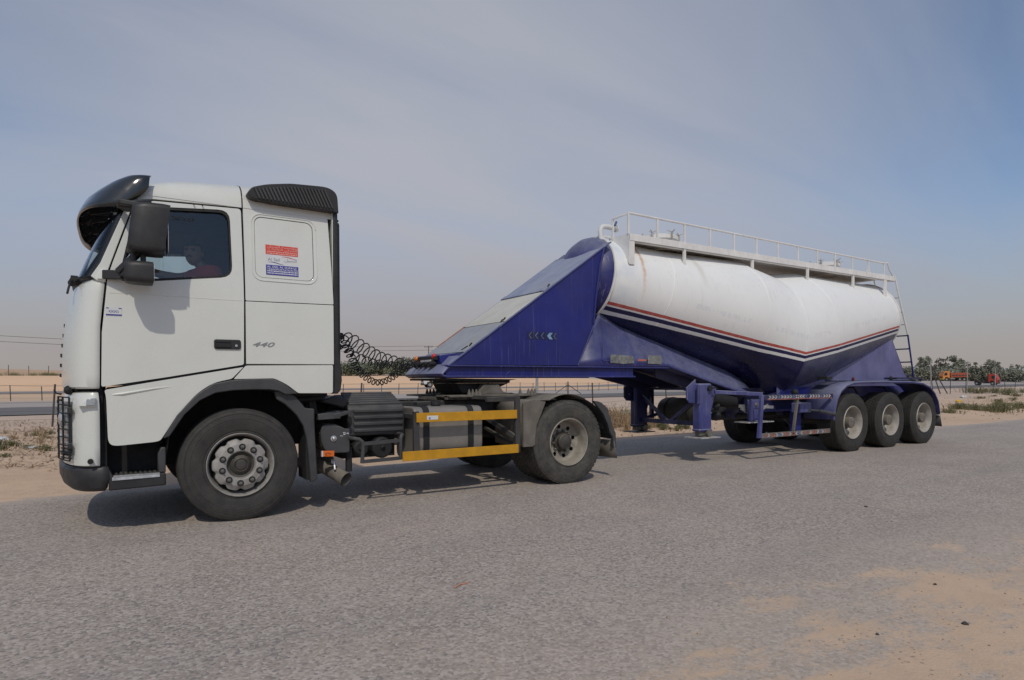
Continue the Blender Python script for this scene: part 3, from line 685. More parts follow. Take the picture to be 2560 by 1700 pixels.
# mirrors on the near flank (and a matching set on the far flank)
def mirror_set(far):
    f = (lambda y: y) if not far else (lambda y: 2.44 - y)
    root = empty('mirror_assembly', (-.85, f(-.1), 2.4), TR)
    def shell(x0, x1, y0, y1, z0, z1, name, taper=.03):
        mb = MB(); rings = []
        for x, k in ((x0, .72), (x0 + .02, .88), (lerp(x0, x1, .35), .98), (lerp(x0, x1, .8), 1), (x1, .97)):
            cy, cz, hy, hz = (y0 + y1) / 2, (z0 + z1) / 2, (y1 - y0) / 2 * k, (z1 - z0) / 2 * (k * .5 + .5)
            rings.append([(x + (z - cz) * -taper, f(y), z) for y, z in rrect(cy - hy, cy + hy, cz - hz, cz + hz, .045, 4)])
        mb.loft(rings, cap=True); return mb.build(name, 'mirror', root, smooth=45)
    shell(-.872, -.605, -.40, -.11, 2.337, 2.75, 'mirror_housing', -.12)
    shell(-.908, -.708, -.375, -.14, 2.092, 2.272, 'wide_angle_mirror', .0)
    for (x, y0, y1, z0, z1, nm) in ((-.602, -.385, -.125, 2.357, 2.73, 'mirror_glass'), (-.705, -.36, -.155, 2.11, 2.255, 'mirror_glass')):
        MB().prism([(f(y), z) for y, z in rrect(y0, y1, z0, z1, .03, 4)], x, x + .004, 'X').build(nm, 'bright', root)
    mb = MB(); mb.hexa([(-.95, f(-.12), 2.735), (-.80, f(-.26), 2.70), (-.80, f(-.12), 2.70), (-.92, f(.0), 2.735), (-.95, f(-.12), 2.765), (-.80, f(-.26), 2.752), (-.80, f(-.12), 2.752), (-.92, f(.0), 2.765)])
    mb.bar((-.93, f(-.03), 2.762), (-.93, f(-.22), 2.762), .05, .04); mb.bar((-.93, f(-.22), 2.755), (-.79, f(-.25), 2.74), .07, .04)
    mb.bar((-1.055, f(-.045), 2.18), (-.92, f(-.115), 2.178), .05, .075); mb.bar((-.93, f(-.11), 2.19), (-.84, f(-.22), 2.21), .05, .06); mb.bar((-.95, f(-.12), 2.2), (-.80, f(-.24), 2.36), .05, .05)
    mb.tube([(-.84, f(-.25), 2.26), (-.84, f(-.25), 2.36)], .018, 8); mb.tube([(-.775, f(-.25), 2.26), (-.775, f(-.25), 2.36)], .022, 8)
    mb.bar((-.85, f(-.25), 2.75), (-.72, f(-.02), 2.84), .05, .04)
    mb.build('mirror_arm', 'plastic', root, bevel=.008)
    mb = MB(); mb.hexa([(-1.10, f(-.04), 2.14), (-1.035, f(-.065), 2.14), (-1.035, f(0), 2.14), (-1.1, f(0), 2.14), (-1.075, f(-.04), 2.225), (-1.03, f(-.065), 2.225), (-1.03, f(0), 2.225), (-1.075, f(0), 2.225)]); mb.build('mirror_foot', 'cab', root, bevel=.008)
mirrored(mirror_set)
# --- bumper, step, arch
front_band('bumper', 'plastic', [(.37, -1.10, -1.30, .12), (.375, -1.06, -1.36, .04), (.41, -1.04, -1.40, .0), (.48, -1.03, -1.425, -.015), (.555, -1.03, -1.428, -.012), (.582, -1.035, -1.405, .005), (.585, -1.05, -1.36, .03)], n=2.7)
for far in (False, True):
    f = (lambda y: y) if not far else (lambda y: 2.44 - y)
    mb = MB(); mb.prism([(-1.035, .378), (-.612, .388), (-.612, .498), (-1.0, .492), (-1.035, .57)], f(-.012), f(.34)); mb.build('step', 'plastic', TR, bevel=.012)
    mb = MB(); mb.hexa([(-1.01, f(-.018), .485), (-.66, f(-.018), .49), (-.66, f(.0), .503), (-1.01, f(.0), .498), (-1.01, f(-.02), .463), (-.66, f(-.02), .468), (-.66, f(-.014), .468), (-1.01, f(-.014), .463)]); mb.box(-1.0, -.66, *sorted((f(0.), f(.03))), .496, .502); mb.build('step_edge', 'bright', TR)
    mb = MB()
    for k in range(9): mb.box(-.99 + k * .036, -.97 + k * .036, *sorted((f(.04), f(.24))), .497, .504)
    mb.build('step_tread', 'greyplastic', TR)
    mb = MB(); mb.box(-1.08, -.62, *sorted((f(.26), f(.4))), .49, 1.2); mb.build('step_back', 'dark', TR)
    mb = MB(); mb.prism([(-.668, .50), (-.612, .50), (-.612, .72), (-.648, .72), (-.672, .66)], f(.0), f(.3)); mb.build('step_side', 'greyplastic', TR, bevel=.01)
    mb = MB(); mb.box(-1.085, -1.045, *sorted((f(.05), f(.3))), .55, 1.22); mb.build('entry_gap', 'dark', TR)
    out = [(-.632, .80), (-.526, .997), (-.45, 1.085), (-.36, 1.185), (-.236, 1.272), (-.075, 1.305), (.1, 1.313), (.285, 1.312), (.378, 1.268), (.508, 1.172), (.389, 1.166), (.33, 1.2), (.249, 1.214), (.1, 1.216), (-.065, 1.211), (-.215, 1.19), (-.342, 1.125), (-.465, 1.004), (-.585, .815)]
    MB().prism(out, f(-.052), f(.03)).build('wheel_arch', 'greyplastic', TR, bevel=.008)
    # inner liner of the wheel well
    mb = MB(); arc = [(-.585, .815), (-.465, 1.004), (-.342, 1.125), (-.215, 1.19), (-.065, 1.211), (.1, 1.216), (.249, 1.214), (.389, 1.17)]
    mb.loft([[(x, f(.03), z), (x, f(.62), z)] for x, z in [(-.63, .5)] + arc], closed=False); mb.build('wheel_liner', 'dark', TR, solid=.01)
    MB().prism([(-1.05, .5), (.5, .5), (.86, 1.2), (.86, 1.42), (-1.05, 1.24)], f(.60), f(.64)).build('engine_shield', 'dark', TR)
    # rear half of the front mudguard and its flap
    gpoly = [(.30, 1.20), (.42, 1.19), (.50, 1.14), (.585, 1.03), (.672, 1.02), (.672, .92), (.70, .325), (.632, .30), (.60, .72), (.566, .86), (.50, .97), (.40, 1.07), (.32, 1.12)]
    MB().prism(gpoly, f(.0), f(.06)).build('front_mudguard', 'greyplastic', TR, bevel=.01)
    MB().box(.60, .69, *sorted((f(.05), f(.36))), .32, 1.02).build('front_mudflap', 'rubber', TR, bevel=.01)
# number plate side: grille slats, headlamps with wire guard, marker lamp, tow cover
mb = MB()
for k in range(7): mb.box(-1.42, -1.39, .62, 1.82, .72 + k * .065, .745 + k * .065)
for k in range(6): mb.box(interp([(1.34, -1.404), (1.55, -1.396), (1.9, -1.357)], 1.35 + k * .09), -1.35, .72, 1.72, 1.34 + k * .09, 1.37 + k * .09)
mb.build('grille_slat', 'rubber', TR)
for far in (False, True):
    f = (lambda y: y) if not far else (lambda y: 2.44 - y)
    lampr = empty('headlamp', (-1.38, f(.3), .9), TR)
    rows = []
    for z in (.68, .72, .8, .9, 1.0, 1.08, 1.13):
        pl = plan(-1.093, -1.425, -.012, 2.7, 40, True); sel = [p for p in pl if .10 - (z - .9) * .12 < p[1] < .42]
        sel = [pl[i] for i in range(13, 26)]
        rows.append([(x - .008, f(y), z) for x, y in sel])
    mb = MB(); mb.loft(rows, closed=False); mb.build('headlamp_lens', 'lens', lampr, smooth=60)
    mb = MB(); mb.sphere((-1.355, f(.28), .98), .075, 12, (.5, 1, 1)); mb.sphere((-1.37, f(.42), .82), .065, 12, (.5, 1, 1)); mb.build('reflector', 'bright', lampr)
    pl = [(x - .022, y) for x, y in plan(-1.093, -1.43, -.02, 2.7, 40, True)[12:23]]
    mb = MB()
    for z in (.64, .70, .765, .83, .895, .96, 1.03, 1.10, 1.165): mb.tube([(x, f(y), z + (y - .1) * .03) for x, y in pl], .006, 5)
    for i in (0, 5, len(pl) - 1): x, y = pl[i]; mb.tube([(x, f(y), .64 + (y - .1) * .03), (x, f(y), 1.165 + (y - .1) * .03)], .008, 5)
    for z in (.66, .685, .71, .735): mb.tube([(x + .01, f(y), z) for x, y in pl[:10]], .006, 5)
    mb.build('headlamp_guard', 'rubber', lampr)
    mb = MB(); mb.box(-1.315, -1.28, *sorted((f(.035), f(.08))), 1.03, 1.085); mb.box(-1.315, -1.285, *sorted((f(.035), f(.08))), .74, .79); mb.build('guard_clip', 'plastic', lampr, bevel=.006)
    mk = MB().hexa([(-1.235, f(-.05), 1.095), (-1.115, f(-.055), 1.085), (-1.115, f(.0), 1.085), (-1.24, f(.02), 1.095), (-1.215, f(-.04), 1.13), (-1.115, f(-.05), 1.165), (-1.115, f(.0), 1.165), (-1.22, f(.02), 1.13)]).build('marker_lamp', 'cab', TR, bevel=.006)
    MB().hexa([(-1.185, f(-.062), 1.10), (-1.12, f(-.064), 1.098), (-1.12, f(-.04), 1.098), (-1.185, f(-.04), 1.10), (-1.18, f(-.056), 1.15), (-1.12, f(-.058), 1.16), (-1.12, f(-.04), 1.16), (-1.18, f(-.04), 1.15)]).build('marker_lens', 'lens', mk, bevel=.004)
    MB().cyl((-1.159, f(-.012), .637), (-1.159, f(-.05), .637), .021, 16).build('tow_eye_hole', 'dark', TR)
    mb = MB(); mb.sphere((-1.31, f(.22), 1.225), .05, 10, (.8, 1.2, .8)); mb.tube([(-1.36, f(.2), 1.19), (-1.4, f(.2), 1.2), (-1.41, f(.2), 1.23)], .008, 5); mb.build('bonnet_hinge', 'rubber', TR)
# --- cab interior
MB().box(-1.2, .86, .06, 2.38, 1.26, 1.3).build('cab_floor', 'dark', TR)
MB().prism([(-1.24, 1.3), (-.85, 1.3), (-.80, 1.85), (-.9, 2.02), (-1.2, 2.13)], .1, 2.34).build('dashboard', 'interior', TR, bevel=.03)
sw = MB(); a = Vector((-.70, .58, 2.1))
ring = []
for k in range(25):
    t = 2 * math.pi * k / 24; ring.append(a + Vector((.23 * math.cos(t) * .8, .23 * math.sin(t), .23 * math.cos(t) * .6)))
sw.tube(ring, .017, 8, cap=False); sw.tube([a, a + Vector((-.12, 0, -.3))], .03, 8)
for k in (3, 12, 21): sw.tube([a, ring[k]], .014, 6)
sw.build('steering_wheel', 'interior', TR)
for y0 in (.28, 1.5):
    s_ = MB(); s_.prism([(-.38, 1.62), (.12, 1.58), (.14, 1.74), (-.36, 1.80)], y0, y0 + .52); s_.prism([(.02, 1.72), (.16, 1.68), (.30, 2.36), (.18, 2.40)], y0 + .03, y0 + .49); s_.prism([(.2, 2.42), (.28, 2.40), (.32, 2.58), (.25, 2.6)], y0 + .13, y0 + .4); s_.box(-.3, .1, y0 + .1, y0 + .42, 1.3, 1.62)
    s_.build('cab_seat', 'seat', TR, bevel=.03, seg=3)
mb = MB(); n = 40
mb.loft([[(.40 + .025 * math.sin(k * 1.3), .10 + 2.24 * k / n, z) for k in range(n + 1)] for z in (1.32, 2.1, 2.88)], closed=False); mb.build('sleeper_curtain', 'curtain', TR, solid=.006, smooth=60)
mb = MB(); n = 16
mb.loft([[(-.02 + .36 * k / n, 2.30 + .012 * math.sin(k * 1.7), z) for k in range(n + 1)] for z in (2.2, 2.55, 2.88)], closed=False); mb.build('side_curtain', 'curtain', TR, solid=.006, smooth=60)

# ------------------------------------------------------------------ wheels
def tyre_mesh(mb, r=.52, w=.30, rim=.288, grooves=4, bulge=.012, y0=0.):
    p = [(rim - .012, .05), (rim, .018), (rim + .015, .010), (rim + .03, .012), (rim + .034, .006), (rim + .05, .001), (rim + .1, -bulge * .4), (rim + .128, -bulge * .5), (rim + .131, -bulge * .5 + .003), (rim + .136, -bulge * .5 + .003), (rim + .139, -bulge * .45), (r - .056, .001), (r - .053, .005), (r - .048, .005), (r - .045, .002), (r - .022, .012), (r - .019, .016), (r - .014, .016), (r - .008, .022), (r, .036)]
    tw = w - .072; x = .036
    for g in range(grooves):
        c = .036 + tw * (g + 1) / (grooves + 1); hw = .006
        p += [(r, c - hw), (r - .012, c - hw + .001), (r - .012, c + hw - .001), (r, c + hw)]
    p += [(r, w - .036), (r - .01, w - .02), (r - .05, w - .004), (rim + .1, w), (rim + .03, w - .012), (rim, w - .03), (rim - .012, w - .06)]
    return mb.lathe([(a, b + y0) for a, b in p], (0, 0, 0), 'Y', 72)
def tread_lugs(mb, r, y0, w, n=56):
    """shoulder lugs and zigzag sipes so the tread shows on the rolling surface"""
    for k in range(n):
        a = 2 * math.pi * k / n
        for yy, ww, off in ((y0 + .03, .022, 0), (y0 + w * .33, .05, .4), (y0 + w * .5, .05, .1), (y0 + w * .67, .05, .7), (y0 + w - .03, .022, .2)):
            b = a + off * 2 * math.pi / n; d = .36 * 2 * math.pi / n
            c = []
            for rr in (r - .004, r + .005):
                for (da, dy) in ((-d, -ww / 2), (d, -ww / 2 + .006), (d, ww / 2), (-d, ww / 2 - .006)):
                    c.append((rr * math.cos(b + da), yy + dy, rr * math.sin(b + da)))
            mb.hexa(c)
def move(o, c, flip=False):
    o.data.transform(Matrix.Rotation(math.pi if flip else 0, 4, 'Z')); o.data.transform(Matrix.Translation(c))
def local_build(mb, name, mat, root, **k):
    o = mb.build(name, mat, None, **k); o.parent = root; return o
def front_wheel(root_parent, c, rotz=0):
    w = empty('front_wheel', c, root_parent)
    local_build(tyre_mesh(MB(), grooves=5), 'tyre', 'tyre', w, smooth=28)
    mb = MB(); mb.lathe([(.288, .06), (.292, .02), (.296, .004), (.290, -.004), (.283, .004), (.276, .03), (.264, .075), (.255, .12), (.25, .26)], (0, 0, 0), 'Y', 64)
    # scalloped disc with ten hand holes at its edge
    n = 120; rings = []
    def sc(k):
        a = 2 * math.pi * k / n; s = math.cos(10 * (a - .3)); return .244 - .022 * max(0, s) ** 1.6
    prof = [(1., .045), (.985, .022), (.93, .012)]
    for f, y in prof: rings.append([(sc(k) * f * math.cos(2 * math.pi * k / n), y, sc(k) * f * math.sin(2 * math.pi * k / n)) for k in range(n)])
    for r, y in ((.2, -.004), (.193, -.010), (.135, -.014), (.128, -.010), (.118, .02), (.115, .04)): rings.append([(r * math.cos(2 * math.pi * k / n), y, r * math.sin(2 * math.pi * k / n)) for k in range(n)])
    mb.loft(rings); local_build(mb, 'rim', 'steel_rim', w, smooth=30)
    local_build(MB().lathe([(.264, .12), (.05, .125)], (0, 0, 0), 'Y', 40), 'brake_drum', 'dark', w)
    mb = MB(); mb.lathe([(.119, .05), (.116, .02), (.095, .03), (.088, .018), (.06, -.004), (.05, .004), (.045, -.008), (.03, -.012), (.001, -.013)], (0, 0, 0), 'Y', 40); local_build(mb, 'hub', 'hub', w, smooth=30)
    nutm = None
    for k in range(10):
        a = 2 * math.pi * k / 10 + .26
        if nutm is None:
            mb = MB(); mb.lathe([(.0195, -.010), (.0195, -.028), (.015, -.034), (.011, -.036), (.011, -.046), (.001, -.048)], (0, 0, 0), 'Y', 6)
            o = local_build(mb, 'wheel_nut', 'nut', w, smooth=20); nutm = o.data
            pass
        else:
            o = bpy.data.objects.new('wheel_nut', nutm); COL.objects.link(o); o.parent = w
        o.location = (.168 * math.cos(a), 0, .168 * math.sin(a))
        if k == 0: ringm = MB().lathe([(.030, -.0115), (.0295, -.0165), (.019, -.017), (.019, -.0115)], (0, 0, 0), 'Y', 18); o2 = local_build(ringm, 'nut_seat', 'rubber', w); ringd = o2.data
        else: o2 = bpy.data.objects.new('nut_seat', ringd); COL.objects.link(o2); o2.parent = w
        o2.location = o.location
    w.rotation_euler.z = rotz
    return w
def dished_wheel(root_parent, c, kind, rotz=0):
    w = empty('drive_wheel' if kind == 'drive' else 'trailer_wheel', c, root_parent)
    if kind == 'drive':
        mb = tyre_mesh(MB(), w=.30, grooves=4, bulge=.014); tyre_mesh(mb, w=.30, grooves=4, y0=.335); tread_lugs(mb, .52, 0, .30); tread_lugs(mb, .52, .335, .3)
        local_build(mb, 'tyre', 'tyre2', w, smooth=28); dep, rm = .165, 'dirty_rim'
    else:
        mb = tyre_mesh(MB(), w=.385, grooves=5, bulge=.016); tread_lugs(mb, .52, 0, .385, 60); local_build(mb, 'tyre', 'tyre3', w, smooth=28); dep, rm = .20, 'trailer_rim'
    mb = MB(); mb.lathe([(.288, .06), (.294, .02), (.298, .006), (.290, -.004), (.282, .002), (.276, .022), (.262, .05), (.256, .09), (.252, dep - .04), (.243, dep - .012), (.226, dep)], (0, 0, 0), 'Y', 64)
    # disc with eight hand holes
    n = 96; nh = 8
    bmn = mb.bm
    def ringpts(r, y): return [(r * math.cos(2 * math.pi * k / n), y, r * math.sin(2 * math.pi * k / n)) for k in range(n)]
    mb.loft([ringpts(.226, dep), ringpts(.222, dep + .004)])
    # web between holes: quads skipped where a hole lies
    rs = [.222, .214, .206, .198, .19, .182, .174, .166, .158]; V = [[bmn.verts.new(p) for p in ringpts(r, dep + .004 + .01 * i / 8)] for i, r in enumerate(rs)]
    for i in range(len(rs) - 1):
        for k in range(n):
            a = 2 * math.pi * (k + .5) / n; rr = (rs[i] + rs[i + 1]) / 2; j = round((a - .2) / (2 * math.pi / nh)); ha = .2 + j * 2 * math.pi / nh
            if ((rr - .190) / .026) ** 2 + (rr * (a - ha) / .030) ** 2 < 1: continue
            bmn.faces.new([V[i][k], V[i][(k + 1) % n], V[i + 1][(k + 1) % n], V[i + 1][k]])
    mb.loft([ringpts(.158, dep + .014), ringpts(.10, dep + .012)])
    local_build(mb, 'rim', rm, w, smooth=32)
    local_build(MB().lathe([(.25, dep + .05), (.05, dep + .055)], (0, 0, 0), 'Y', 40), 'brake_drum', 'dark', w)
    mb = MB()
    h = .075 if kind == 'drive' else .17
    mb.lathe([(.125, dep + .012), (.123, dep - .01), (.11, dep - .02), (.10, dep - .03), (.098, dep - h), (.085, dep - h - .012), (.07, dep - h - .014), (.055, dep - h - .022), (.03, dep - h - .026), (.001, dep - h - .027)], (0, 0, 0), 'Y', 40)
    local_build(mb, 'hub', 'hub' if kind == 'drive' else 'chassis_tan', w, smooth=30)
    nutm = None
    for k in range(10):
        a = 2 * math.pi * k / 10 + .1
        if nutm is None:
            mb = MB(); mb.lathe([(.017, dep + .012), (.017, dep - .016), (.010, dep - .02), (.009, dep - .034), (.001, dep - .035)], (0, 0, 0), 'Y', 6); o = local_build(mb, 'wheel_nut', 'nut', w, smooth=20); nutm = o.data
        else: o = bpy.data.objects.new('wheel_nut', nutm); COL.objects.link(o); o.parent = w
        o.location = (.138 * math.cos(a), 0, .138 * math.sin(a))
    w.rotation_euler.z = rotz
    return w
front_wheel(TR, (0, 0.0, .52)); front_wheel(TR, (0, 2.44, .52), math.pi)
dished_wheel(TR, (3.811, 0.0, .52), 'drive'); dished_wheel(TR, (3.811, 2.44, .52), 'drive', math.pi)

# ------------------------------------------------------------------ tractor chassis
for y in (.80, 1.60):
    mb = MB(); mb.prism([(-1.0, .78), (4.35, .80), (4.35, 1.02), (4.25, 1.055), (.6, 1.045), (-1.0, 1.0)], y - .035, y + .035); mb.build('frame_rail', 'chassis', TR, bevel=.01)
mb = MB(); mb.tube([(0, .25, .5), (0, .5, .46), (0, .8, .44), (0, 1.64, .44), (0, 1.94, .46), (0, 2.19, .5)], .06, 10); mb.box(-.3, .35, .6, 1.84, .5, .72); mb.build('front_axle', 'chassis', TR, bevel=.02)
mb = MB(); mb.cyl((3.811, .3, .52), (3.811, 2.14, .52), .10, 16); mb.sphere((3.78, 1.22, .52), .26, 16, (1, .8, 1)); mb.cyl((1.2, 1.22, .66), (3.6, 1.22, .56), .05, 10); mb.build('rear_axle', 'chassis', TR)
mb = MB(); mb.box(-.9, 1.0, .65, 1.8, .62, 1.2); mb.build('engine_block', 'dark', TR, bevel=.05)
for y in (.85, 1.02, 1.6): MB().cyl((.72 + y * .02, y - .5, .95), (.72 + y * .02, y - .5, 1.2), .035, 8).build('cab_damper', 'chassis', TR)
mb = MB(); mb.box(.40, .84, .3, 2.1, 1.13, 1.18); mb.tube([(.5, .3, 1.1), (.86, .32, 1.12)], .03, 8); mb.tube([(.74, .34, 1.12), (.78, .34, .9)], .03, 8); mb.tube([(.64, .36, 1.12), (.62, .36, .9)], .025, 8); mb.build('cab_mount', 'rubber', TR, bevel=.008)
# ribbed air-filter box
ab = MB(); ab.prism([(.30, .705), (.30, 1.0), (.33, 1.02), (.62, 1.14), (.85, 1.14), (.85, .705)], 1.10, 1.745, 'X'); ab = ab.build('air_filter_box', 'greyplastic', TR, bevel=.02)
mb = MB()
for z in (.745, .815, .885, .955): mb.box(1.16, 1.715, .276, .304, z, z + .036)
for k in range(6): y = .36 + k * .052; z = lerp(1.028, 1.146, (y - .33) / .29); mb.hexa([(1.13, y, z - .01), (1.72, y, z - .01), (1.72, y + .026, z), (1.13, y + .026, z), (1.13, y, z + .016), (1.72, y, z + .016), (1.72, y + .026, z + .026), (1.13, y + .026, z + .026)])
mb.build('filter_ridge', 'greyplastic', ab, bevel=.008)
MB().prism([(1.118 + .028 * math.cos(k * .4), .865 + .055 * math.sin(k * .4)) for k in range(16)], .294, .306).build('filter_latch', 'dark', ab)
mb = MB(); mb.prism([(.80, 1.08), (.98, 1.14), (1.14, 1.10), (1.08, 1.0)], .34, .8); mb.build('filter_duct', 'plastic', TR, bevel=.02)
mb = MB(); mb.hexa([(.74, .12, .90), (.97, .12, .91), (.97, .3, .91), (.74, .3, .9), (.74, .12, .96), (.98, .14, .99), (.98, .3, .99), (.74, .3, .96)]); mb.hexa([(.90, .12, .905), (1.06, .12, .955), (1.06, .3, .955), (.9, .3, .905), (.9, .12, .955), (1.06, .12, .985), (1.06, .3, .985), (.9, .3, .975)]); mb.build('step_bracket', 'greyplastic', TR, bevel=.006)
# battery/air-drier cover plate with a round left edge, orange tag, exhaust
pl = [(1.083, .795), (1.083, .56), (1.06, .548), (.87, .552), (.815, .60), (.785, .68), (.782, .78), (.80, .845), (.86, .85), (.94, .835), (.99, .822), (1.03, .80)]
o = MB().prism(pl, .18, .22).build('cover_plate', 'greyplastic', TR, bevel=.01)
mb = MB(); mb.sphere((.912, .172, .703), .022, 10); mb.lathe([(.03, .182), (.03, .172), (.018, .17)], (.912, 0, .703), 'Y', 16); mb.build('plate_bolt', 'bright', o)
mb = MB()
rnd = random.Random(2)
for k in range(9): x = .978 + rnd.random() * .085; z = .722 + rnd.random() * .035; mb.box(x, x + rnd.uniform(.006, .022), .1765, .1785, z, z + rnd.uniform(.004, .012))
mb.build('worn_label', 'white_sticker', o)
MB().cyl((.93, .26, .70), (.93, .62, .70), .145, 24).build('silencer_body', 'chassis_tan', TR, bevel=.02)
t_ = MB().prism([(.788, .588), (.906, .582), (.904, .522), (.79, .53)], .13, .15).build('orange_tag', 'orange', TR, bevel=.004)
mb = MB(); mb.box(.775, .79, .125, .155, .53, .587); mb.build('tag_bracket', 'white_sticker', t_)
mb = MB(); mb.tube([(.85, .1275, .572), (.85, .1275, .535)], .002, 4); mb.tube([(.832 + .02 * math.cos(k * .6), .1275, .553 + .011 * math.sin(k * .6)) for k in range(9)], .0022, 4); mb.tube([(.86, .1275, .562), (.872, .1275, .55), (.862, .1275, .545)], .002, 4); mb.build('tag_mark', 'rubber', t_)
mb = MB(); n = 20
pth = [Vector((.80, .60, .42)), Vector((.86, .48, .40)), Vector((.92, .36, .36)), Vector((.98, .26, .315)), Vector((1.035, .17, .272))]
mb.tube(pth, [.062, .066, .07, .072, .075], n, cap=False); mb.tube(pth[::-1], [.069, .066, .064, .06, .056], n, cap=False); mb.lathe([(.06, 0), (.12, .06)], (.78, .62, .42), 'Y', 20); mb.build('exhaust_pipe', 'chassis_tan', TR)
MB().cyl((.84, .5, .45), (.84, .72, .45), .15, 20).build('exhaust_box', 'chassis', TR, bevel=.02)
mb = MB(); mb.tube([(.93, .2, .38), (.93, .23, .46), (.93, .3, .5)], .012, 6); mb.build('exhaust_strap', 'bright', TR)
MB().cyl((1.10, .28, .34), (1.10, .28, .60), .035, 10).build('drain_hose', 'rubber', TR)
# tubular step rail under the filter box and the twin air tanks behind
mb = MB()
mb.tube([(1.08, .30, .70), (1.08, .14, .70), (1.10, .105, .70), (1.15, .09, .69), (1.185, .085, .66), (1.19, .085, .60), (1.18, .085, .44)], .02, 8)
mb.tube([(1.66, .3, .71), (1.65, .14, .71), (1.62, .09, .705), (1.605, .085, .68), (1.605, .085, .6), (1.61, .085, .45)], .02, 8)
mb.bar((1.19, .085, .64), (1.605, .085, .655), .03, .035); mb.bar((1.18, .085, .455), (1.61, .085, .465), .03, .035); mb.build('step_rail', 'greyplastic', TR)
for x, r in ((1.23, .085), (1.47, .115)):
    mb = MB(); mb.cyl((x, .26, .57), (x, .75, .57), r, 20); mb.lathe([(.03, 0), (.028, -.02), (.01, -.03)], (x, .26, .57), 'Y', 10); mb.build('air_tank', 'rubber', TR, bevel=.02)
MB().box(1.1, 1.7, .5, .8, .45, .72).build('battery_box', 'dark', TR)
# fuel tank
ft = MB().prism(round_poly([(.16, .50), (.16, 1.0), (.70, 1.0), (.70, .42), (.3, .40)], [.10, .10, .10, .08, .08], 6), 1.80, 2.66, 'X').build('fuel_tank', 'alu', TR, bevel=.015)
for x in (1.94, 2.50): MB().prism(round_poly([(.150, .49), (.150, 1.01), (.71, 1.01), (.71, .41), (.3, .39)], [.105, .105, .105, .085, .085], 6), x - .035, x + .035, 'X').build('tank_strap', 'rubber', ft)
mb = MB(); mb.lathe([(.05, 0), (.058, .01), (.058, .035), (.05, .045), (.001, .045)], (2.16, .38, 1.0), 'Z', 16); mb.bar((2.1, .38, 1.05), (2.22, .38, 1.05), .02, .02); mb.build('filler_cap', 'rubber', ft)
mb = MB(); mb.box(1.98, 2.12, .5, .62, 1.0, 1.05); mb.build('tank_sender', 'chassis', ft, bevel=.01)
MB().box(2.0, 2.5, .152, .16, .51, .53).build('tank_stain', 'rubber', ft)
for y in (2.0,): MB().prism(round_poly([(1.72, .42), (1.72, .98), (2.28, .98), (2.28, .5)], [.08] * 4), 1.5, 2.8, 'X').build('fuel_tank', 'alu', TR, bevel=.015)
# yellow side guard
mb = MB(); mb.box(1.76, 3.044, .008, .028, .843, .945); sg = mb.build('side_guard', 'yellow', TR, bevel=.003)
MB().box(1.60, 3.062, .008, .028, .435, .537).build('side_guard', 'yellow', TR, bevel=.003)
mb = MB(); mb.box(1.88, 2.012, .0055, .0075, .868, .912); k = mb.build('guard_sticker', 'white_sticker', sg); MB().box(1.90, 1.92, .0035, .0052, .875, .895).build('sticker_mark', 'bluetape', k)
mb = MB(); mb.box(3.037, 3.102, .03, .07, .435, 1.10); mb.box(1.735, 1.80, .03, .07, .44, .96); mb.bar((3.07, .05, 1.075), (2.66, .74, 1.095), .05, .05); mb.box(2.66, 3.1, .045, .10, 1.045, 1.10)
mb.bar((3.04, .06, .62), (2.75, .72, 1.0), .04, .06); mb.bar((1.77, .06, .9), (1.75, .72, .92), .04, .05); mb.bar((3.07, .05, .5), (3.0, .72, .7), .03, .04); mb.build('guard_post', 'chassis', TR, bevel=.004)
# fifth wheel and its mounting
mb = MB(); mb.box(2.43, 3.98, .62, .70, 1.062, 1.112); mb.prism([(2.43, 1.115), (3.9, 1.118), (3.99, 1.10), (3.99, 1.09), (2.43, 1.09)], .55, .95); mb.prism([(2.43, 1.115), (3.9, 1.118), (3.99, 1.10), (3.99, 1.09), (2.43, 1.09)], 1.49, 1.89); mb.box(2.43, 3.9, .95, 1.49, 1.05, 1.09)
MFW = mb.build('mounting_plate', 'chassis_tan', TR, bevel=.004)
mb = MB()
for x in [2.52 + .1 * k for k in range(4)] + [3.15 + .1 * k for k in range(7)]: mb.cyl((x, .618, 1.087), (x, .60, 1.087), .016, 8)
mb.build('plate_bolt', 'chassis', MFW)
pts = [2.72, 2.77, 2.82, 2.87, 3.47, 3.6, 3.65, 3.7]; first = None
for y in (.60, 1.84):
    for x in pts:
        if first is None:
            mb = MB(); mb.lathe([(.024, 0), (.022, .02), (.011, .055), (.009, .07), (.001, .072)], (0, 0, 0), 'Z', 10); first = mb.build('bolt_cap', 'chassis_tan', MFW); o = first
        else: o = first.copy(); COL.objects.link(o)
        o.location = Vector((x, y, 1.116)); put(o, MFW)
fwh = MB().prism([(2.62, 1.0), (2.75, .80), (3.05, .72), (3.35, .78), (3.5, .9), (3.62, 1.14), (3.62, 1.3), (3.5, 1.54), (3.35, 1.66), (3.05, 1.72), (2.75, 1.64), (2.62, 1.44)], 1.262, 1.305, 'Z').build('fifth_wheel', 'rubber', TR, bevel=.01)
MB().prism([(2.68, 1.26), (2.76, 1.13), (3.22, 1.13), (3.3, 1.2), (3.46, 1.26)], .86, 1.58).build('coupling_jaw', 'rubber', fwh, bevel=.01)
MB().hexa([(2.42, .70, 1.30), (3.30, .70, 1.285), (3.30, 1.74, 1.285), (2.42, 1.74, 1.30), (2.42, .70, 1.325), (3.49, .70, 1.31), (3.49, 1.74, 1.31), (2.42, 1.74, 1.325)]).build('wear_plate', 'rubber', fwh)
for y in (.72, 1.6): MB().prism([(2.80, 1.118), (2.93, 1.15), (3.0, 1.245), (3.22, 1.245), (3.29, 1.15), (3.42, 1.118)], y, y + .12).build('pedestal', 'chassis_tan', fwh, bevel=.008)
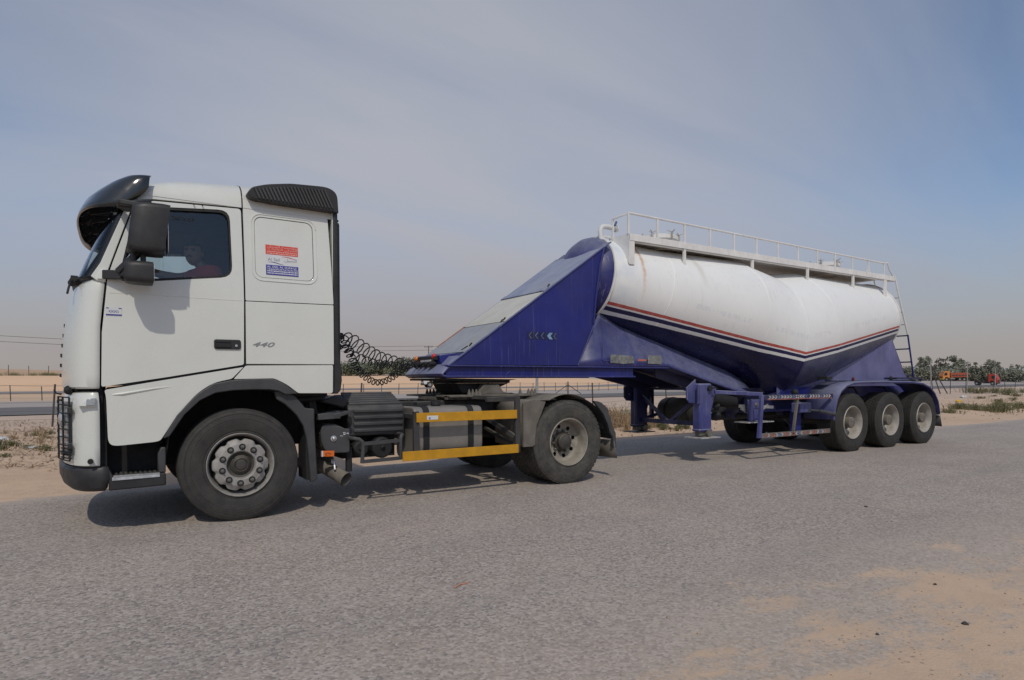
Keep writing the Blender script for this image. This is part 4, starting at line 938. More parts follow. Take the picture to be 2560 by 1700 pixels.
# rear mudguards: front part, torn top, rear fin and flap
for far in (False, True):
    f = (lambda y: y) if not far else (lambda y: 2.44 - y)
    def arcp(r, a, b, n=10): return [(3.811 + r * math.cos(R(lerp(a, b, k / n))), .52 + r * math.sin(R(lerp(a, b, k / n)))) for k in range(n + 1)]
    mb = MB(); top = [(3.15, .50), (3.15, 1.0)] + arcp(.6, 128, 92, 6)
    mb.loft([[(x, f(.03), z), (x, f(.70), z)] for x, z in [(3.15, .5), (3.15, .96), (3.18, 1.02), (3.3, 1.05)] + arcp(.60, 118, 62, 8)], closed=False)
    mb.prism([(3.14, .50), (3.14, 1.02), (3.3, 1.055), (3.46, 1.03), (3.40, .90), (3.325, .75), (3.30, .60), (3.30, .52), (3.27, .50)], f(.02), f(.045)); mb.build('rear_mudguard', 'chassis_tan', TR, solid=.008)
    mb = MB(); mb.loft([[(x, f(.06), z), (x, f(.70), z)] for x, z in [(3.811 + lerp(.60, .755, k / 12) * math.cos(R(lerp(62, 0, k / 12))), .52 + lerp(.60, .70, k / 12) * math.sin(R(lerp(62, 0, k / 12)))) for k in range(13)]], closed=False); mb.build('mudguard_liner', 'rubber', TR, solid=.008)
    mb = MB(); mb.prism([(4.20, 1.03), (4.28, 1.02), (4.34, 1.0), (4.44, .92), (4.45, .86), (4.49, .80), (4.535, .66), (4.575, .60), (4.585, .40), (4.53, .42), (4.525, .55), (4.47, .62), (4.44, .72), (4.37, .85)], f(.0), f(.05)); mb.build('mudguard_fin', 'greyplastic', TR, bevel=.006)
    mb = MB(); mb.loft([[(4.54, f(.0), .50), (4.56, f(.62), .50)], [(4.575, f(-.02), .27), (4.60, f(.6), .26)]], closed=False); mb.build('mudflap', 'chassis_tan', TR, solid=.012)
mb = MB(); mb.box(4.33, 4.40, .3, 2.14, .80, .98); mb.box(4.40, 4.43, .35, .75, .78, .9); mb.box(4.40, 4.43, 1.69, 2.09, .78, .9); mb.build('rear_crossmember', 'chassis', TR, bevel=.01)

# ------------------------------------------------------------------ tank trailer
TT = tag(empty('tank_trailer', (8.5, 1.22, 0)), 'blue and white cement tank trailer with red stripe and railed walkway on top', 'tank trailer')
ST = [(5.12, 2.829, .592, .627, .122), (6.171, 2.66, .736, .74, .235), (8.146, 2.386, .988, 1.0, .0), (9.06, 2.056, 1.064, 1.155, 0.), (9.98, 2.208, 1.079, 1.12, -.171), (12.78, 2.6, .719, .725, -.188)]
def st_ring(s, n=72, grow=0.):
    X_, Z_, A, B, tl = s; A += grow; B += grow
    return [(X_ + B * math.sin(t) * math.sin(tl), 1.22 - A * math.cos(t), Z_ + B * math.sin(t) * math.cos(tl)) for t in [2 * math.pi * k / n for k in range(n)]]
def between(a, b, u): return tuple(lerp(p, q, u) for p, q in zip(a, b))
rings = [st_ring(ST[0])]
for a, b in zip(ST, ST[1:]):
    m = 4 if b[0] - a[0] > 1.2 else 2
    rings += [st_ring(between(a, b, k / m)) for k in range(1, m + 1)]
tank = MB().loft(rings).build('tank', 'tank', TT, smooth=12)
tank.data.shade_smooth(); tank.data.set_sharp_from_angle(angle=R(9))
for s in (ST[1], ST[2], ST[4]): MB().tube(st_ring(s, 72, -.002) + st_ring(s, 72, -.002)[:1], .008, 5, cap=False).build('weld_seam', 'tank', tank)
mid = st_ring(ST[3], 72, -.004); MB().tube(mid + mid[:1], .014, 6, cap=False).build('weld_seam', 'tank', tank)
# white rim band and blue dished heads
def head(s, sign, name, mat, depth=.20):
    X_, Z_, A, B, tl = s; n = 48; rg = []
    nx, nz = math.cos(tl) * sign, -math.sin(tl) * sign
    for f, d in ((1.0, 0), (1.004, .02), (.99, .04), (.93, .09), (.8, .14), (.6, .175), (.35, .195), (.1, .2)):
        rg.append([(X_ + nx * d * depth / .2 + B * f * math.sin(t) * math.sin(tl), 1.22 - A * f * math.cos(t), Z_ + nz * d * depth / .2 + B * f * math.sin(t) * math.cos(tl)) for t in [2 * math.pi * k / n for k in range(n)]])
    return MB().loft(rg, cap=True).build(name, mat, TT, smooth=30)
head(ST[0], -1, 'front_head', 'blue_keel', .36); head(ST[5], 1, 'rear_head', 'white_rail', .22)
rim = st_ring(ST[0], 72, .012); MB().tube(rim + rim[:1], .02, 6, cap=False).build('rim_band', 'white_rail', TT)
rim = st_ring(ST[5], 72, .008); MB().tube(rim + rim[:1], .016, 6, cap=False).build('rim_band', 'white_rail', TT)
# gooseneck hull
A, B = .65, 1.79
def bot_at(x, y):
    for a_, b_ in zip(ST, ST[1:]):
        if a_[0] <= x <= b_[0] or (a_ is ST[0] and x < a_[0]):
            q = between(a_, b_, max(0, (x - a_[0]) / (b_[0] - a_[0]))); return q[1] - q[3] * math.sqrt(max(0, 1 - ((y - 1.22) / q[2]) ** 2))
    return 2.
hull = [(2.45, 1.465), (4.951, 3.192), (4.86, 2.9), (4.79, 2.45), (4.749, 2.076), (4.46, 1.485)]
lowe = [(4.46, 1.487), (5.0, 1.49), (5.5, 1.495), (6.222, 1.50), (7.404, 1.195), (8.01, 1.058), (8.4, .97)]
upx = [4.749, 5.08, 5.5, 6.2, 7.3, 7.9, 8.3]
for y0, sg_ in ((A, 1), (B, -1)):
    MB().prism(hull, y0, y0 + sg_ * .012).build('hull_side', 'blue', TT)
    mb = MB(); rows = []
    for (lx0, lz0), ux in zip(lowe, upx):
        yu = .66 if ux < 4.8 else (.93 if ux < 5.2 else 1.02); zu = 2.076 if ux < 4.8 else bot_at(ux, yu) + .03
        rows.append([(lerp(lx0, ux, k / 6), lerp(A, yu, k / 6) if sg_ > 0 else 2.44 - lerp(A, yu, k / 6), lerp(lz0, zu, k / 6)) for k in range(7)])
    mb.loft(rows, closed=False); mb.build('keel_side', 'blue_keel', TT, solid=.01)
mb = MB(); mb.poly([(2.45, A, 1.465), (2.45, B, 1.465), (5.08, B, 3.281), (5.08, A, 3.281)][::-1])
mb.build('hull_top', 'blue', TT, solid=.014)
mb = MB(); mb.poly([(6.222, A, 1.50), (6.222, B, 1.50), (8.0, B, 1.06), (8.0, A, 1.06)]); mb.poly([(2.45, A, 1.485), (2.45, B, 1.485), (6.222, B, 1.5), (6.222, A, 1.5)]); mb.build('hull_floor', 'blue_dark', TT, solid=.012)
def slope_plate(name, mat, x0, x1, y0=A + .02, y1=B - .02, lift=.012):
    mb = MB(); zz = lambda x: 1.465 + (x - 2.45) * .6906
    d = Vector((-.568, 0, .823)) * lift
    c = [Vector((x0, y0, zz(x0))) , Vector((x1, y0, zz(x1))), Vector((x1, y1, zz(x1))), Vector((x0, y1, zz(x0)))]
    mb.hexa([p + d * .6 for p in c] + [p + d * 1.8 for p in c]); return mb.build(name, mat, TT, bevel=.004)
slope_plate('nose_plate', 'plate_low', 2.70, 3.275); slope_plate('nose_plate', 'plate_mid', 3.29, 3.90); slope_plate('nose_plate', 'plate_top', 4.0, 4.90)
slope_plate('plate_strap', 'plate_top', 3.91, 3.985, lift=.02)
zz = lambda x: 1.465 + (x - 2.45) * .6906
mb = MB()
for x in (2.79, 3.25, 3.29, 3.88, 4.0):
    mb.bar((x, A + .06, zz(x) + .03), (x + .05, A + .10, zz(x + .05) + .035), .02, .012)
mb.bar((2.72, .80, zz(2.72) + .03), (2.79, .76, zz(2.79) + .034), .02, .012); mb.build('plate_hinge', 'rubber', TT)
mb = MB(); mb.tube([(2.85, B - .02, zz(2.85) + .03), (3.28, B - .02, zz(3.28) + .03)], .009, 6); mb.build('rust_edge', 'rust', TT)
mb = MB(); mb.tube([(2.46, A, 1.475), (4.94, A, 3.19)], .016, 8); mb.tube([(2.46, B, 1.475), (4.94, B, 3.19)], .016, 8); mb.tube([(4.94, A - .005, 3.19), (4.86, A - .008, 2.9), (4.78, A - .008, 2.45), (4.74, A - .006, 2.08)], .014, 8); mb.build('hull_edge', 'blue', TT)
mb = MB(); mb.bar((4.746, A - .004, 2.07), (4.46, A - .004, 1.50), .010, .012); mb.bar((4.90, A - .003, 1.95), (4.90, A - .003, 1.58), .008, .008); mb.bar((4.90, A - .003, 1.58), (5.1, A - .003, 1.575), .008, .008); mb.build('hull_seam', 'blue_dusty', TT)
# I-beam along the bottom of the neck
for y0, sgn in ((A, 1), (B, -1)):
    mb = MB(); f = lambda d: y0 + sgn * d
    mb.box(2.44, 5.524, *sorted((f(.035), f(.06))), 1.34, 1.48); mb.box(2.42, 5.53, *sorted((f(-.012), f(.07))), 1.333, 1.352); mb.box(2.45, 6.22, *sorted((f(-.015), f(.07))), 1.468, 1.486)
    mb.bar((3.3, f(.032), 1.36), (3.42, f(.032), 1.46), .006, .01); mb.build('neck_beam', 'blue', TT, bevel=.003)
MB().box(2.5, 5.5, A + .07, B - .07, 1.345, 1.47).build('neck_core', 'blue_dark', TT)
# blunt nose
mb = MB()
prof = [(2.45, 1.335), (2.40, 1.338), (2.345, 1.36), (2.335, 1.38), (2.40, 1.445), (2.48, 1.50), (2.58, 1.60)]
rows = []
for y, pull in ((A, .06), (A + .02, .03), (A + .08, .01), (1.22, -.03), (B - .08, .01), (B - .02, .03), (B, .06)): rows.append([(x + pull, y, z) for x, z in prof])
mb.loft(rows, closed=False); mb.build('nose', 'blue_dusty', TT, smooth=40, solid=.012)
mb = MB(); mb.prism([(2.46, 1.50), (2.44, 1.62), (2.68, 1.648), (2.70, 1.52)], .86, 1.62); mb.build('coupling_box', 'blue', TT, bevel=.012)
gl = empty('coupling_head', (2.44, 1.25, 1.57), TT)
mb = MB()
for y in (.95, 1.1, 1.25, 1.4): mb.cyl((2.43, y, 1.52), (2.34, y, 1.505), .03, 10); mb.tube([(2.44, y, 1.47), (2.38, y, 1.46), (2.32, y, 1.49)], .014, 6)
mb.box(2.39, 2.44, .9, 1.48, 1.555, 1.60); mb.build('coupling_plate', 'rubber', gl, bevel=.004)
MB().box(2.37, 2.435, .98, 1.28, 1.525, 1.56).build('coupling_bracket', 'bright', gl, bevel=.006)
MB().sphere((2.405, .94, 1.60), .036, 10, (.8, .8, 1.1)).build('red_lamp', 'red_lens', TT); MB().sphere((2.385, 1.44, 1.585), .036, 10, (.8, 1, 1)).build('amber_lamp', 'amber_lens', TT)
# hull decals
o = MB().box(3.62, 3.80, A - .0035, A - .001, 1.842, 1.938).build('chevron_decal', 'blue_dark', TT)
o2 = MB().box(3.815, 4.095, A - .0035, A - .001, 1.842, 1.938).build('chevron_decal', 'blue_dark', TT)
def chev(name, mat, x, w, parent, y=A - .0055, z0=1.846, z1=1.934, d=.04):
    zm = (z0 + z1) / 2; mb = MB(); mb.prism([(x + d, z0), (x, zm), (x + d, z1), (x + d + w, z1), (x + w, zm), (x + d + w, z0)], y, y + .0018); mb.build(name, mat, parent)
chev('chevron', 'pale_blue', 3.935, .055, o2); chev('chevron', 'bluetape', 3.835, .012, o2); chev('chevron', 'bluetape', 4.04, .012, o2); chev('chevron', 'bluetape', 3.64, .012, o); chev('chevron', 'bluetape', 3.74, .014, o)
MB().prism([(5.05, 1.665), (5.35, 1.655), (5.50, 1.64), (5.505, 1.545), (5.30, 1.53), (5.05, 1.545)], A - .0035, A - .001).build('faded_tape', 'faded_tape', TT)
MB().prism([(5.79, 1.665), (6.06, 1.665), (6.08, 1.53), (5.785, 1.54)], A - .0035, A - .001).build('faded_tape', 'faded_tape', TT)
mb = MB()
for k in range(6): mb.box(5.59 + k * .028, 5.61 + k * .028, A - .0035, A - .001, 1.58, 1.6)
mb.build('orange_scrawl', 'orange', TT)
# rear hull and subframe
rh = [(8.9, 1.0), (8.9, 1.3), (9.6, 1.5), (10.9, 1.72), (12.0, 1.96), (12.76, 2.14), (13.28, 1.39), (13.54, 1.2), (13.54, .99), (8.9, .99)]
for y0 in (A, B - .012): MB().prism(rh, y0, y0 + .012).build('rear_hull_side', 'blue_rear', TT)
mb = MB(); mb.poly([(12.78, A, 2.1), (12.78, B, 2.1), (13.3, B, 1.38), (13.3, A, 1.38)]); mb.poly([(13.3, A, 1.38), (13.3, B, 1.38), (13.55, B, 1.2), (13.55, A, 1.2)]); mb.poly([(8.9, A, 1.0), (8.9, B, 1.0), (9.6, B, 1.5), (9.6, A, 1.5)]); mb.build('rear_hull_end', 'blue', TT, solid=.012)
for y0 in (A - .02, B): MB().box(9.0, 13.56, y0, y0 + .02, .96, 1.16).build('subframe_beam', 'blue', TT, bevel=.004)
mb = MB(); mb.box(8.2, 13.5, .8, .9, .72, .98); mb.box(8.2, 13.5, 1.54, 1.64, .72, .98); mb.box(13.42, 13.5, .2, 2.24, .62, .74); mb.build('axle_frame', 'blue_dark', TT)
mb = MB()
for x in (10.163, 11.437, 12.711): mb.cyl((x, .3, .52), (x, 2.14, .52), .07, 12); mb.box(x - .35, x + .35, .82, .9, .58, .64); mb.box(x - .35, x + .35, 1.54, 1.62, .58, .64); mb.cyl((x + .2, .86, .62), (x + .2, .86, .9), .09, 10)
mb.build('trailer_axle', 'chassis', TT)
first = dished_wheel(TT, (10.163, 0.0, .52), 'trailer')
for x in (11.437, 12.711): copy_tree(first, Vector((x, 0.0, .52)))
for x in (10.163, 11.437, 12.711): copy_tree(first, Vector((x, 2.44, .52)), math.pi)
# fenders over the three axles
fp = [(9.55, .58), (9.575, .75), (9.64, .95), (9.76, 1.09), (9.92, 1.18), (10.13, 1.225), (10.4, 1.24), (11.2, 1.245), (12.2, 1.235), (12.62, 1.205), (12.9, 1.13), (13.1, 1.01), (13.24, .85), (13.30, .68), (13.315, .56)]
for far in (False, True):
    f = (lambda y: y) if not far else (lambda y: 2.44 - y)
    mb = MB(); rows = []
    for x, z in fp: rows.append([(x, f(-.015), z - .03), (x, f(-.018), z), (x, f(.02), z + .012), (x, f(.56), z + .012)])
    mb.loft(rows, closed=False); fe = mb.build('fender', 'blue_dusty', TT, smooth=40, solid=.012)
    for x in (11.0, 12.08):
        mb = MB(); mb.tube([(x, f(.62), 1.14), (x - .02, f(.45), 1.13), (x - .06, f(.36), 1.02)], .016, 6); mb.build('fender_hanger', 'rubber', fe)
    mb = MB(); mb.loft([[(13.31, f(-.02), .56), (13.31, f(.52), .56)], [(13.37, f(-.03), .32), (13.37, f(.5), .33)]], closed=False); mb.build('mudflap', 'greyplastic', TT, solid=.012)
    mb = MB(); mb.bar((13.28, f(-.02), .555), (13.32, f(.5), .555), .05, .03); mb.build('flap_bar', 'bright', TT)
    mb = MB(); mb.tube([(9.72, f(.25), 1.27), (13.05, f(.25), 1.255)], .016, 6); mb.box(11.85, 12.85, *sorted((f(.1), f(.34))), 1.29, 1.325); mb.build('fender_rail', 'blue_dark', TT)
    for x, z in ((10.55, 1.30), (13.03, 1.30)): mb = MB(); mb.sphere((x, f(.22), z), .028, 8, (1, 1, 1.2)); mb.cyl((x, f(.22), 1.24), (x, f(.22), 1.29), .014, 6); mb.build('rail_lamp', 'redlamp' if x < 11 else 'rubber', TT)
    mb = MB(); mb.box(9.69, 9.86, *sorted((f(.2), f(.4))), 1.29, 1.345); mb.sphere((11.84, f(.2), 1.31), .04, 8); mb.build('valve_block', 'rubber', TT, bevel=.006)
mb = MB(); mb.tube([(8.9, .02, .778), (9.12, .0, .76)], .016, 8); mb.tube([(9.12, .0, .76), (9.56, -.015, .69)], .03, 10); mb.tube([(8.92, .03, .80), (8.9, .05, .74)], .02, 8); mb.build('outlet_pipe', 'greyplastic', TT)
# landing legs
for y0, far in ((.45, False), (1.86, True)):
    leg = empty('landing_leg', (6.83, y0, .4), TT); yy = y0
    x0 = 6.69
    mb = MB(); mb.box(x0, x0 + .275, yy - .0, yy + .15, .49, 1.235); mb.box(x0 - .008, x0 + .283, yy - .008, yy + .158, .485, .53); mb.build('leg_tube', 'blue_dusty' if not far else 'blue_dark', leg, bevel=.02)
    mb = MB(); mb.box(x0 + .03, x0 + .24, yy + .03, yy + .12, .42, .49); mb.cyl((x0 + .2, yy - .03, .455), (x0 + .2, yy + .15, .455), .055, 14); mb.build('leg_piston', 'chassis_tan', leg)
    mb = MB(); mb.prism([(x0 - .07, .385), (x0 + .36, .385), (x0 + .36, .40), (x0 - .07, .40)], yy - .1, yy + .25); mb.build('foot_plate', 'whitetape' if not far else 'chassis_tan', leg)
    fa = yy + .16 if not far else yy - .02
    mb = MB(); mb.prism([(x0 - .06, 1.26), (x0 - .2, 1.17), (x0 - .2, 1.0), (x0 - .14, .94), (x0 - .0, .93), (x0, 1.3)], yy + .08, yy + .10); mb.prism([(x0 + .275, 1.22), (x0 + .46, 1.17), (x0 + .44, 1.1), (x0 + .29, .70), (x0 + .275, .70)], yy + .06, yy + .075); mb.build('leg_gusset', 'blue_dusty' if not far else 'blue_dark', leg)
    mb = MB()
    for k in range(8): mb.cyl((x0 - .02, yy - .01, 1.2 - k * .037), (x0 - .02, yy - .022, 1.2 - k * .037), .010, 8)
    mb.box(x0 - .05, x0 + .01, yy - .008, yy + .01, .92, 1.22); mb.build('bolt_strip', 'blue_dusty', leg)
    mb = MB(); mb.cyl((x0 + .2, yy - .02, 1.16), (x0 + .2, yy - .05, 1.16), .045, 14); mb.tube([(x0 + .2, yy - .04, 1.16), (x0 + .31, yy - .05, 1.17), (x0 + .34, yy - .05, 1.15)], .012, 6); mb.build('crank_gear', 'rubber', leg)
mb = MB(); mb.bar((6.83, .60, .60), (6.83, 1.86, .60), .06, .07); mb.bar((6.83, .60, 1.02), (6.83, 1.18, .62), .05, .05); mb.bar((6.83, 1.86, 1.02), (6.83, 1.28, .62), .05, .05); mb.bar((6.83, 1.9, .62), (7.5, 1.95, .72), .05, .05); mb.bar((6.95, .65, .63), (7.7, 1.2, .65), .05, .06); mb.box(7.1, 7.16, 1.9, 1.96, .62, 1.2); mb.tube([(6.83, .6, 1.15), (6.83, 1.86, 1.15)], .022, 8); mb.build('leg_brace', 'blue_dark', TT)
mb = MB(); mb.lathe([(.001, -.02), (.14, -.02), (.15, .0), (.15, .08), (.001, .1)], (6.70, 1.95, 1.14), 'Y', 18); mb.tube([(6.62, 1.93, 1.05), (6.55, 1.93, 1.04)], .02, 8); mb.build('gear_case', 'blue_dark', TT)
mb = MB(); mb.prism([(6.2, 1.48), (6.2, 1.34), (7.1, 1.12), (7.4, 1.18)], .9, .93); mb.prism([(6.2, 1.48), (6.2, 1.34), (7.1, 1.12), (7.4, 1.18)], 1.5, 1.53); mb.prism([(5.55, 1.47), (5.6, 1.36), (6.7, 1.14), (7.2, 1.18), (6.22, 1.49)], 1.76, 1.79); mb.build('leg_frame', 'blue_dark', TT)
at = MB(); n = 24; at.lathe([(.001, 0), (.12, .02), (.2, .06), (.225, .12), (.23, .8), (.21, .86), (.12, .9), (.001, .92)], (7.35, .95, .76), 'Y', 28); at = at.build('air_reservoir', 'olive', TT)
for y in (1.1, 1.6): MB().lathe([(.233, 0), (.236, .005), (.236, .035), (.233, .04)], (7.35, y, .76), 'Y', 28).build('reservoir_strap', 'rubber', at)
mb = MB(); mb.cyl((7.35, .8, 1.0), (7.9, .8, .92), .11, 16); mb.tube([(7.2, .72, .78), (7.35, .65, .82), (7.3, .6, .88), (7.25, .62, .83)], .03, 8); mb.sphere((7.42, .75, .70), .085, 12); mb.tube([(7.4, .75, .75), (7.8, .85, .86), (8.1, .9, .86)], .06, 10); mb.build('discharge_valve', 'rubber', TT)
# hoppers under the belly
for x in (8.3, 9.75): mb = MB(); mb.lathe([(.55, 1.15), (.30, .82), (.16, .70), (.16, .62), (.001, .62)], (x, 1.22, 0), 'Z', 24); mb.build('outlet_cone', 'blue_dark', TT)
mb = MB(); mb.cyl((7.9, 1.22, .64), (10.2, 1.22, .64), .06, 12); mb.build('discharge_pipe', 'chassis', TT)
# side guard with reflective chevron tape
mb = MB(); mb.box(7.71, 9.60, .035, .065, .965, 1.045); sgu = mb.build('side_guard', 'blue_dark', TT, bevel=.004)
sgl = MB().box(7.64, 9.51, .035, .065, .365, .44).build('side_guard', 'chassis_tan', TT, bevel=.004)
mb = MB(); mb.hexa([(7.64, .03, 1.05), (7.70, .03, 1.05), (7.70, .08, 1.05), (7.64, .08, 1.05), (7.56, .03, .37), (7.63, .03, .37), (7.63, .08, .37), (7.56, .08, .37)]); mb.bar((7.68, .055, 1.06), (7.02, .44, 1.10), .05, .06); mb.bar((7.64, .055, 1.02), (7.9, .5, 1.0), .05, .05); mb.build('guard_post', 'blue_dusty', TT, bevel=.006)
mb = MB(); mb.bar((8.49, .06, .44), (8.60, .06, .965), .045, .03); mb.build('guard_post', 'chassis_tan', TT, bevel=.004)
def chevrons(parent, x0, x1, z0, z1, zslope, mats, w):
    k = 0; x = x0
    while x < x1 - w:
        mt = mats[k % len(mats)]; zb, zt = z0 + zslope * (x - x0), z1 + zslope * (x - x0); zm = (zb + zt) / 2; d = w * .55 * (1 if x < lerp(x0, x1, .42) or x > lerp(x0, x1, .62) else -1)
        MB().prism([(x, zb), (x + d, zm), (x, zt), (x + w * .55, zt), (x + w * .55 + d, zm), (x + w * .55, zb)], .0315, .0345).build('chevron', mt, parent); x += w; k += 1
chevrons(sgu, 7.80, 9.55, .985, 1.035, 0, ['whitetape', 'whitetape', 'whitetape', 'bluetape', 'whitetape'], .078)
MB().box(7.78, 9.56, .032, .0348, .967, .98).build('red_strip', 'redpaint', sgu)
chevrons(sgl, 7.70, 9.42, .375, .43, 0, ['redpaint', 'whitetape', 'redpaint', 'redpaint', 'whitetape', 'bluetape', 'whitetape', 'redpaint'], .07)
mb = MB(); mb.prism([(7.80, .96), (7.90, .97), (7.93, .62), (7.90, .60), (7.82, .60)], .40, .44); mb.box(7.9, 8.14, .43, .46, .80, .96); mb.box(7.93, 8.1, .43, .45, .62, .82); mb.prism([(7.92, .62), (7.92, .8), (8.12, .62)], .38, .44); mb.build('bracket_plate', 'blue_dusty', TT, bevel=.006)
mb = MB(); mb.box(7.69, 8.35, .32, .60, .585, .602); mb.box(8.0, 8.03, .40, .43, .86, .90); mb.cyl((8.02, .425, .88), (8.02, .40, .88), .025, 10); mb.build('bracket_shelf', 'whitetape', TT)
mb = MB(); mb.prism([(7.75, .8), (8.1, .66), (8.12, .69), (8.45, .84), (8.45, .88), (8.12, .72), (7.75, .85)], .5, .53); mb.bar((7.72, .52, .86), (8.6, .52, .82), .03, .05); mb.build('hanger_strut', 'bright', TT)
mb = MB(); mb.box(8.88, 9.19, .18, .36, .725, .89); mb.build('control_box', 'blue_dusty', TT, bevel=.012)
mb = MB(); mb.box(8.98, 9.2, .38, .46, .38, .75); mb.box(9.2, 9.3, .45, .55, .4, .9); mb.build('control_bracket', 'blue', TT, bevel=.01)
mb = MB(); mb.sphere((9.05, .4, 1.07), .06, 10); mb.cyl((9.05, .4, .9), (9.05, .4, 1.05), .045, 10); mb.tube([(8.6, .3, .62), (8.9, .4, .5), (9.0, .5, .45)], .008, 6); mb.build('gauge_valve', 'rubber', TT)
# walkway, rail, manholes, pipe, ladder
YW = .6; WX0, WX1 = 5.38, 12.78
wk = MB(); wk.box(WX0, WX1, YW, YW + .012, 3.325, 3.432); wk.box(WX0, WX1, 1.84, 1.852, 3.325, 3.432); wk.box(WX0, WX1, YW, YW + .10, 3.325, 3.335); wk = wk.build('walkway', 'white_rail', TT, bevel=.003)
mb = MB(); mb.box(WX0 + .02, WX1 - .02, YW + .012, 1.84, 3.40, 3.412); mb.build('walkway_floor', 'white_rail', wk)
def top_at(x, y):
    for a, b in zip(ST, ST[1:]):
        if a[0] <= x <= b[0]:
            s = between(a, b, (x - a[0]) / (b[0] - a[0])); return s[1] + s[3] * math.sqrt(max(0, 1 - ((y - 1.22) / s[2]) ** 2))
    return 3.0
mb = MB(); pts = [(YW, 3.432), (YW, 2.99)] + [(y, top_at(5.38, y) - .03) for y in (.66, .72, .85, 1.0, 1.22, 1.44, 1.6, 1.74, 1.79)] + [(1.852, 2.99), (1.852, 3.432)]
mb.prism(pts, WX0 - .004, WX0 + .008, 'X'); mb.box(WX0 + .008, WX0 + .10, YW - .002, YW + .01, 2.985, 3.325); mb.build('front_plate', 'white_rail', wk)
for x in (6.543, 8.19, 9.76, 11.255):
    for y in (YW + .01, 1.83): MB().box(x - .022, x + .022, y - .006, y + .028, top_at(x, y) - .08, 3.33).build('walkway_support', 'white_rail', wk)
MB().box(12.36, 12.46, YW, YW + .02, 2.95, 3.33).build('walkway_support', 'white_rail', wk); MB().box(12.36, 12.46, 1.82, 1.84, 2.95, 3.33).build('walkway_support', 'white_rail', wk)
rx = [5.378 + k * (12.391 - 5.378) / 12 for k in range(13)]; zr = lambda x: lerp(3.732, 3.668, (x - 5.378) / 7.0)
rl = MB(); rl.tube([(WX0, .96, 3.715), (WX0, YW + .02, zr(5.378)), (12.391, YW + .02, zr(12.391)), (12.53, YW + .02, 3.69), (12.60, YW + .02, 3.56), (12.76, YW + .02, 3.42)], .017, 8); rl = rl.build('handrail', 'white_rail', TT)
for x in rx: MB().box(x - .014, x + .014, YW + .008, YW + .032, 3.43, zr(x)).build('rail_post', 'white_rail', rl)
MB().box(WX0 - .012, WX0 + .012, .95, .975, 3.41, 3.715).build('rail_post', 'white_rail', rl)
def manhole(x, y):
    r_ = empty('manhole', (x, y, 3.41), TT); up_ = .09
    mb = MB(); mb.lathe([(.27, 0), (.27, .19), (.30, .19), (.30, .24), (.26, .265), (.15, .285), (.001, .29)], (x, y, 3.38), 'Z', 28); mb.build('manhole_lid', 'white_rail', r_)
    for a in range(6):
        t = a * math.pi / 3 + .4; cx, cy = x + .31 * math.cos(t), y + .31 * math.sin(t)
        mb = MB(); mb.cyl((cx, cy, 3.55), (cx, cy, 3.67), .018, 8)
        for b in range(3): u = t + b * 2.1; mb.bar((cx, cy, 3.66), (cx + .075 * math.cos(u), cy + .075 * math.sin(u), 3.69), .010, .011)
        mb.build('lid_clamp', 'clamp', r_)
manhole(6.62, 1.22); manhole(11.25, 1.22)
mb = MB(); mb.tube([(5.17, .98, 3.38), (5.17, 1.0, 3.52), (5.185, 1.0, 3.565), (5.22, 1.0, 3.592), (5.27, 1.0, 3.6), (5.46, 1.0, 3.592)], .038, 12); mb.tube([(5.47, 1.0, 3.592), (5.49, 1.0, 3.592)], .055, 12); mb.build('vent_pipe', 'duct', TT)
mb = MB(); mb.tube([(5.23, 1.0, 3.38), (5.23, 1.0, 3.43), (5.25, 1.0, 3.447), (5.42, 1.0, 3.442)], .02, 8); mb.build('vent_pipe', 'duct', TT)
MB().bar((5.43, .98, 3.62), (5.49, 1.0, 3.70), .018, .03).build('valve_lever', 'bluetape', TT)
mb = MB(); mb.tube([(12.24, .9, 3.42), (12.28, .9, 3.58), (12.32, .9, 3.61), (12.36, .9, 3.57), (12.42, .9, 3.42)], .014, 6); mb.build('ladder_hoop', 'white_rail', TT)
lad = empty('ladder', (13.2, .8, 1.4), TT)
def lx(z): return interp([(1.34, 13.55), (2.23, 13.31), (3.29, 12.82), (3.45, 12.76)], z)
for seg, mt in (((3.45, 2.24), 'white_rail'), ((2.24, 1.34), 'blue')):
    for y in (.60, 1.02): MB().tube([(lx(z), y, z) for z in (seg[0], (seg[0] + seg[1]) / 2, seg[1])], .017, 8).build('ladder_rail', mt, lad)
k = 0
for z in (3.0, 2.70, 2.45, 2.22, 1.94, 1.66, 1.37): MB().tube([(lx(z), .60, z), (lx(z), 1.02, z)], .012 if z > 2.3 else .015, 6).build('rung', 'white_rail' if z > 2.3 else 'blue_dark', lad)

SPLIT = {'guard_post', 'mirror_arm', 'visor_bracket', 'plate_hinge', 'grille_slat', 'step_tread', 'filter_ridge', 'deflector_rib', 'plate_bolt', 'guard_clip', 'leg_brace', 'hull_seam', 'headlamp_guard', 'step_bracket', 'step_rail', 'bolt_strip', 'cab_seat', 'leg_gusset', 'screw', 'hose_bracket'}
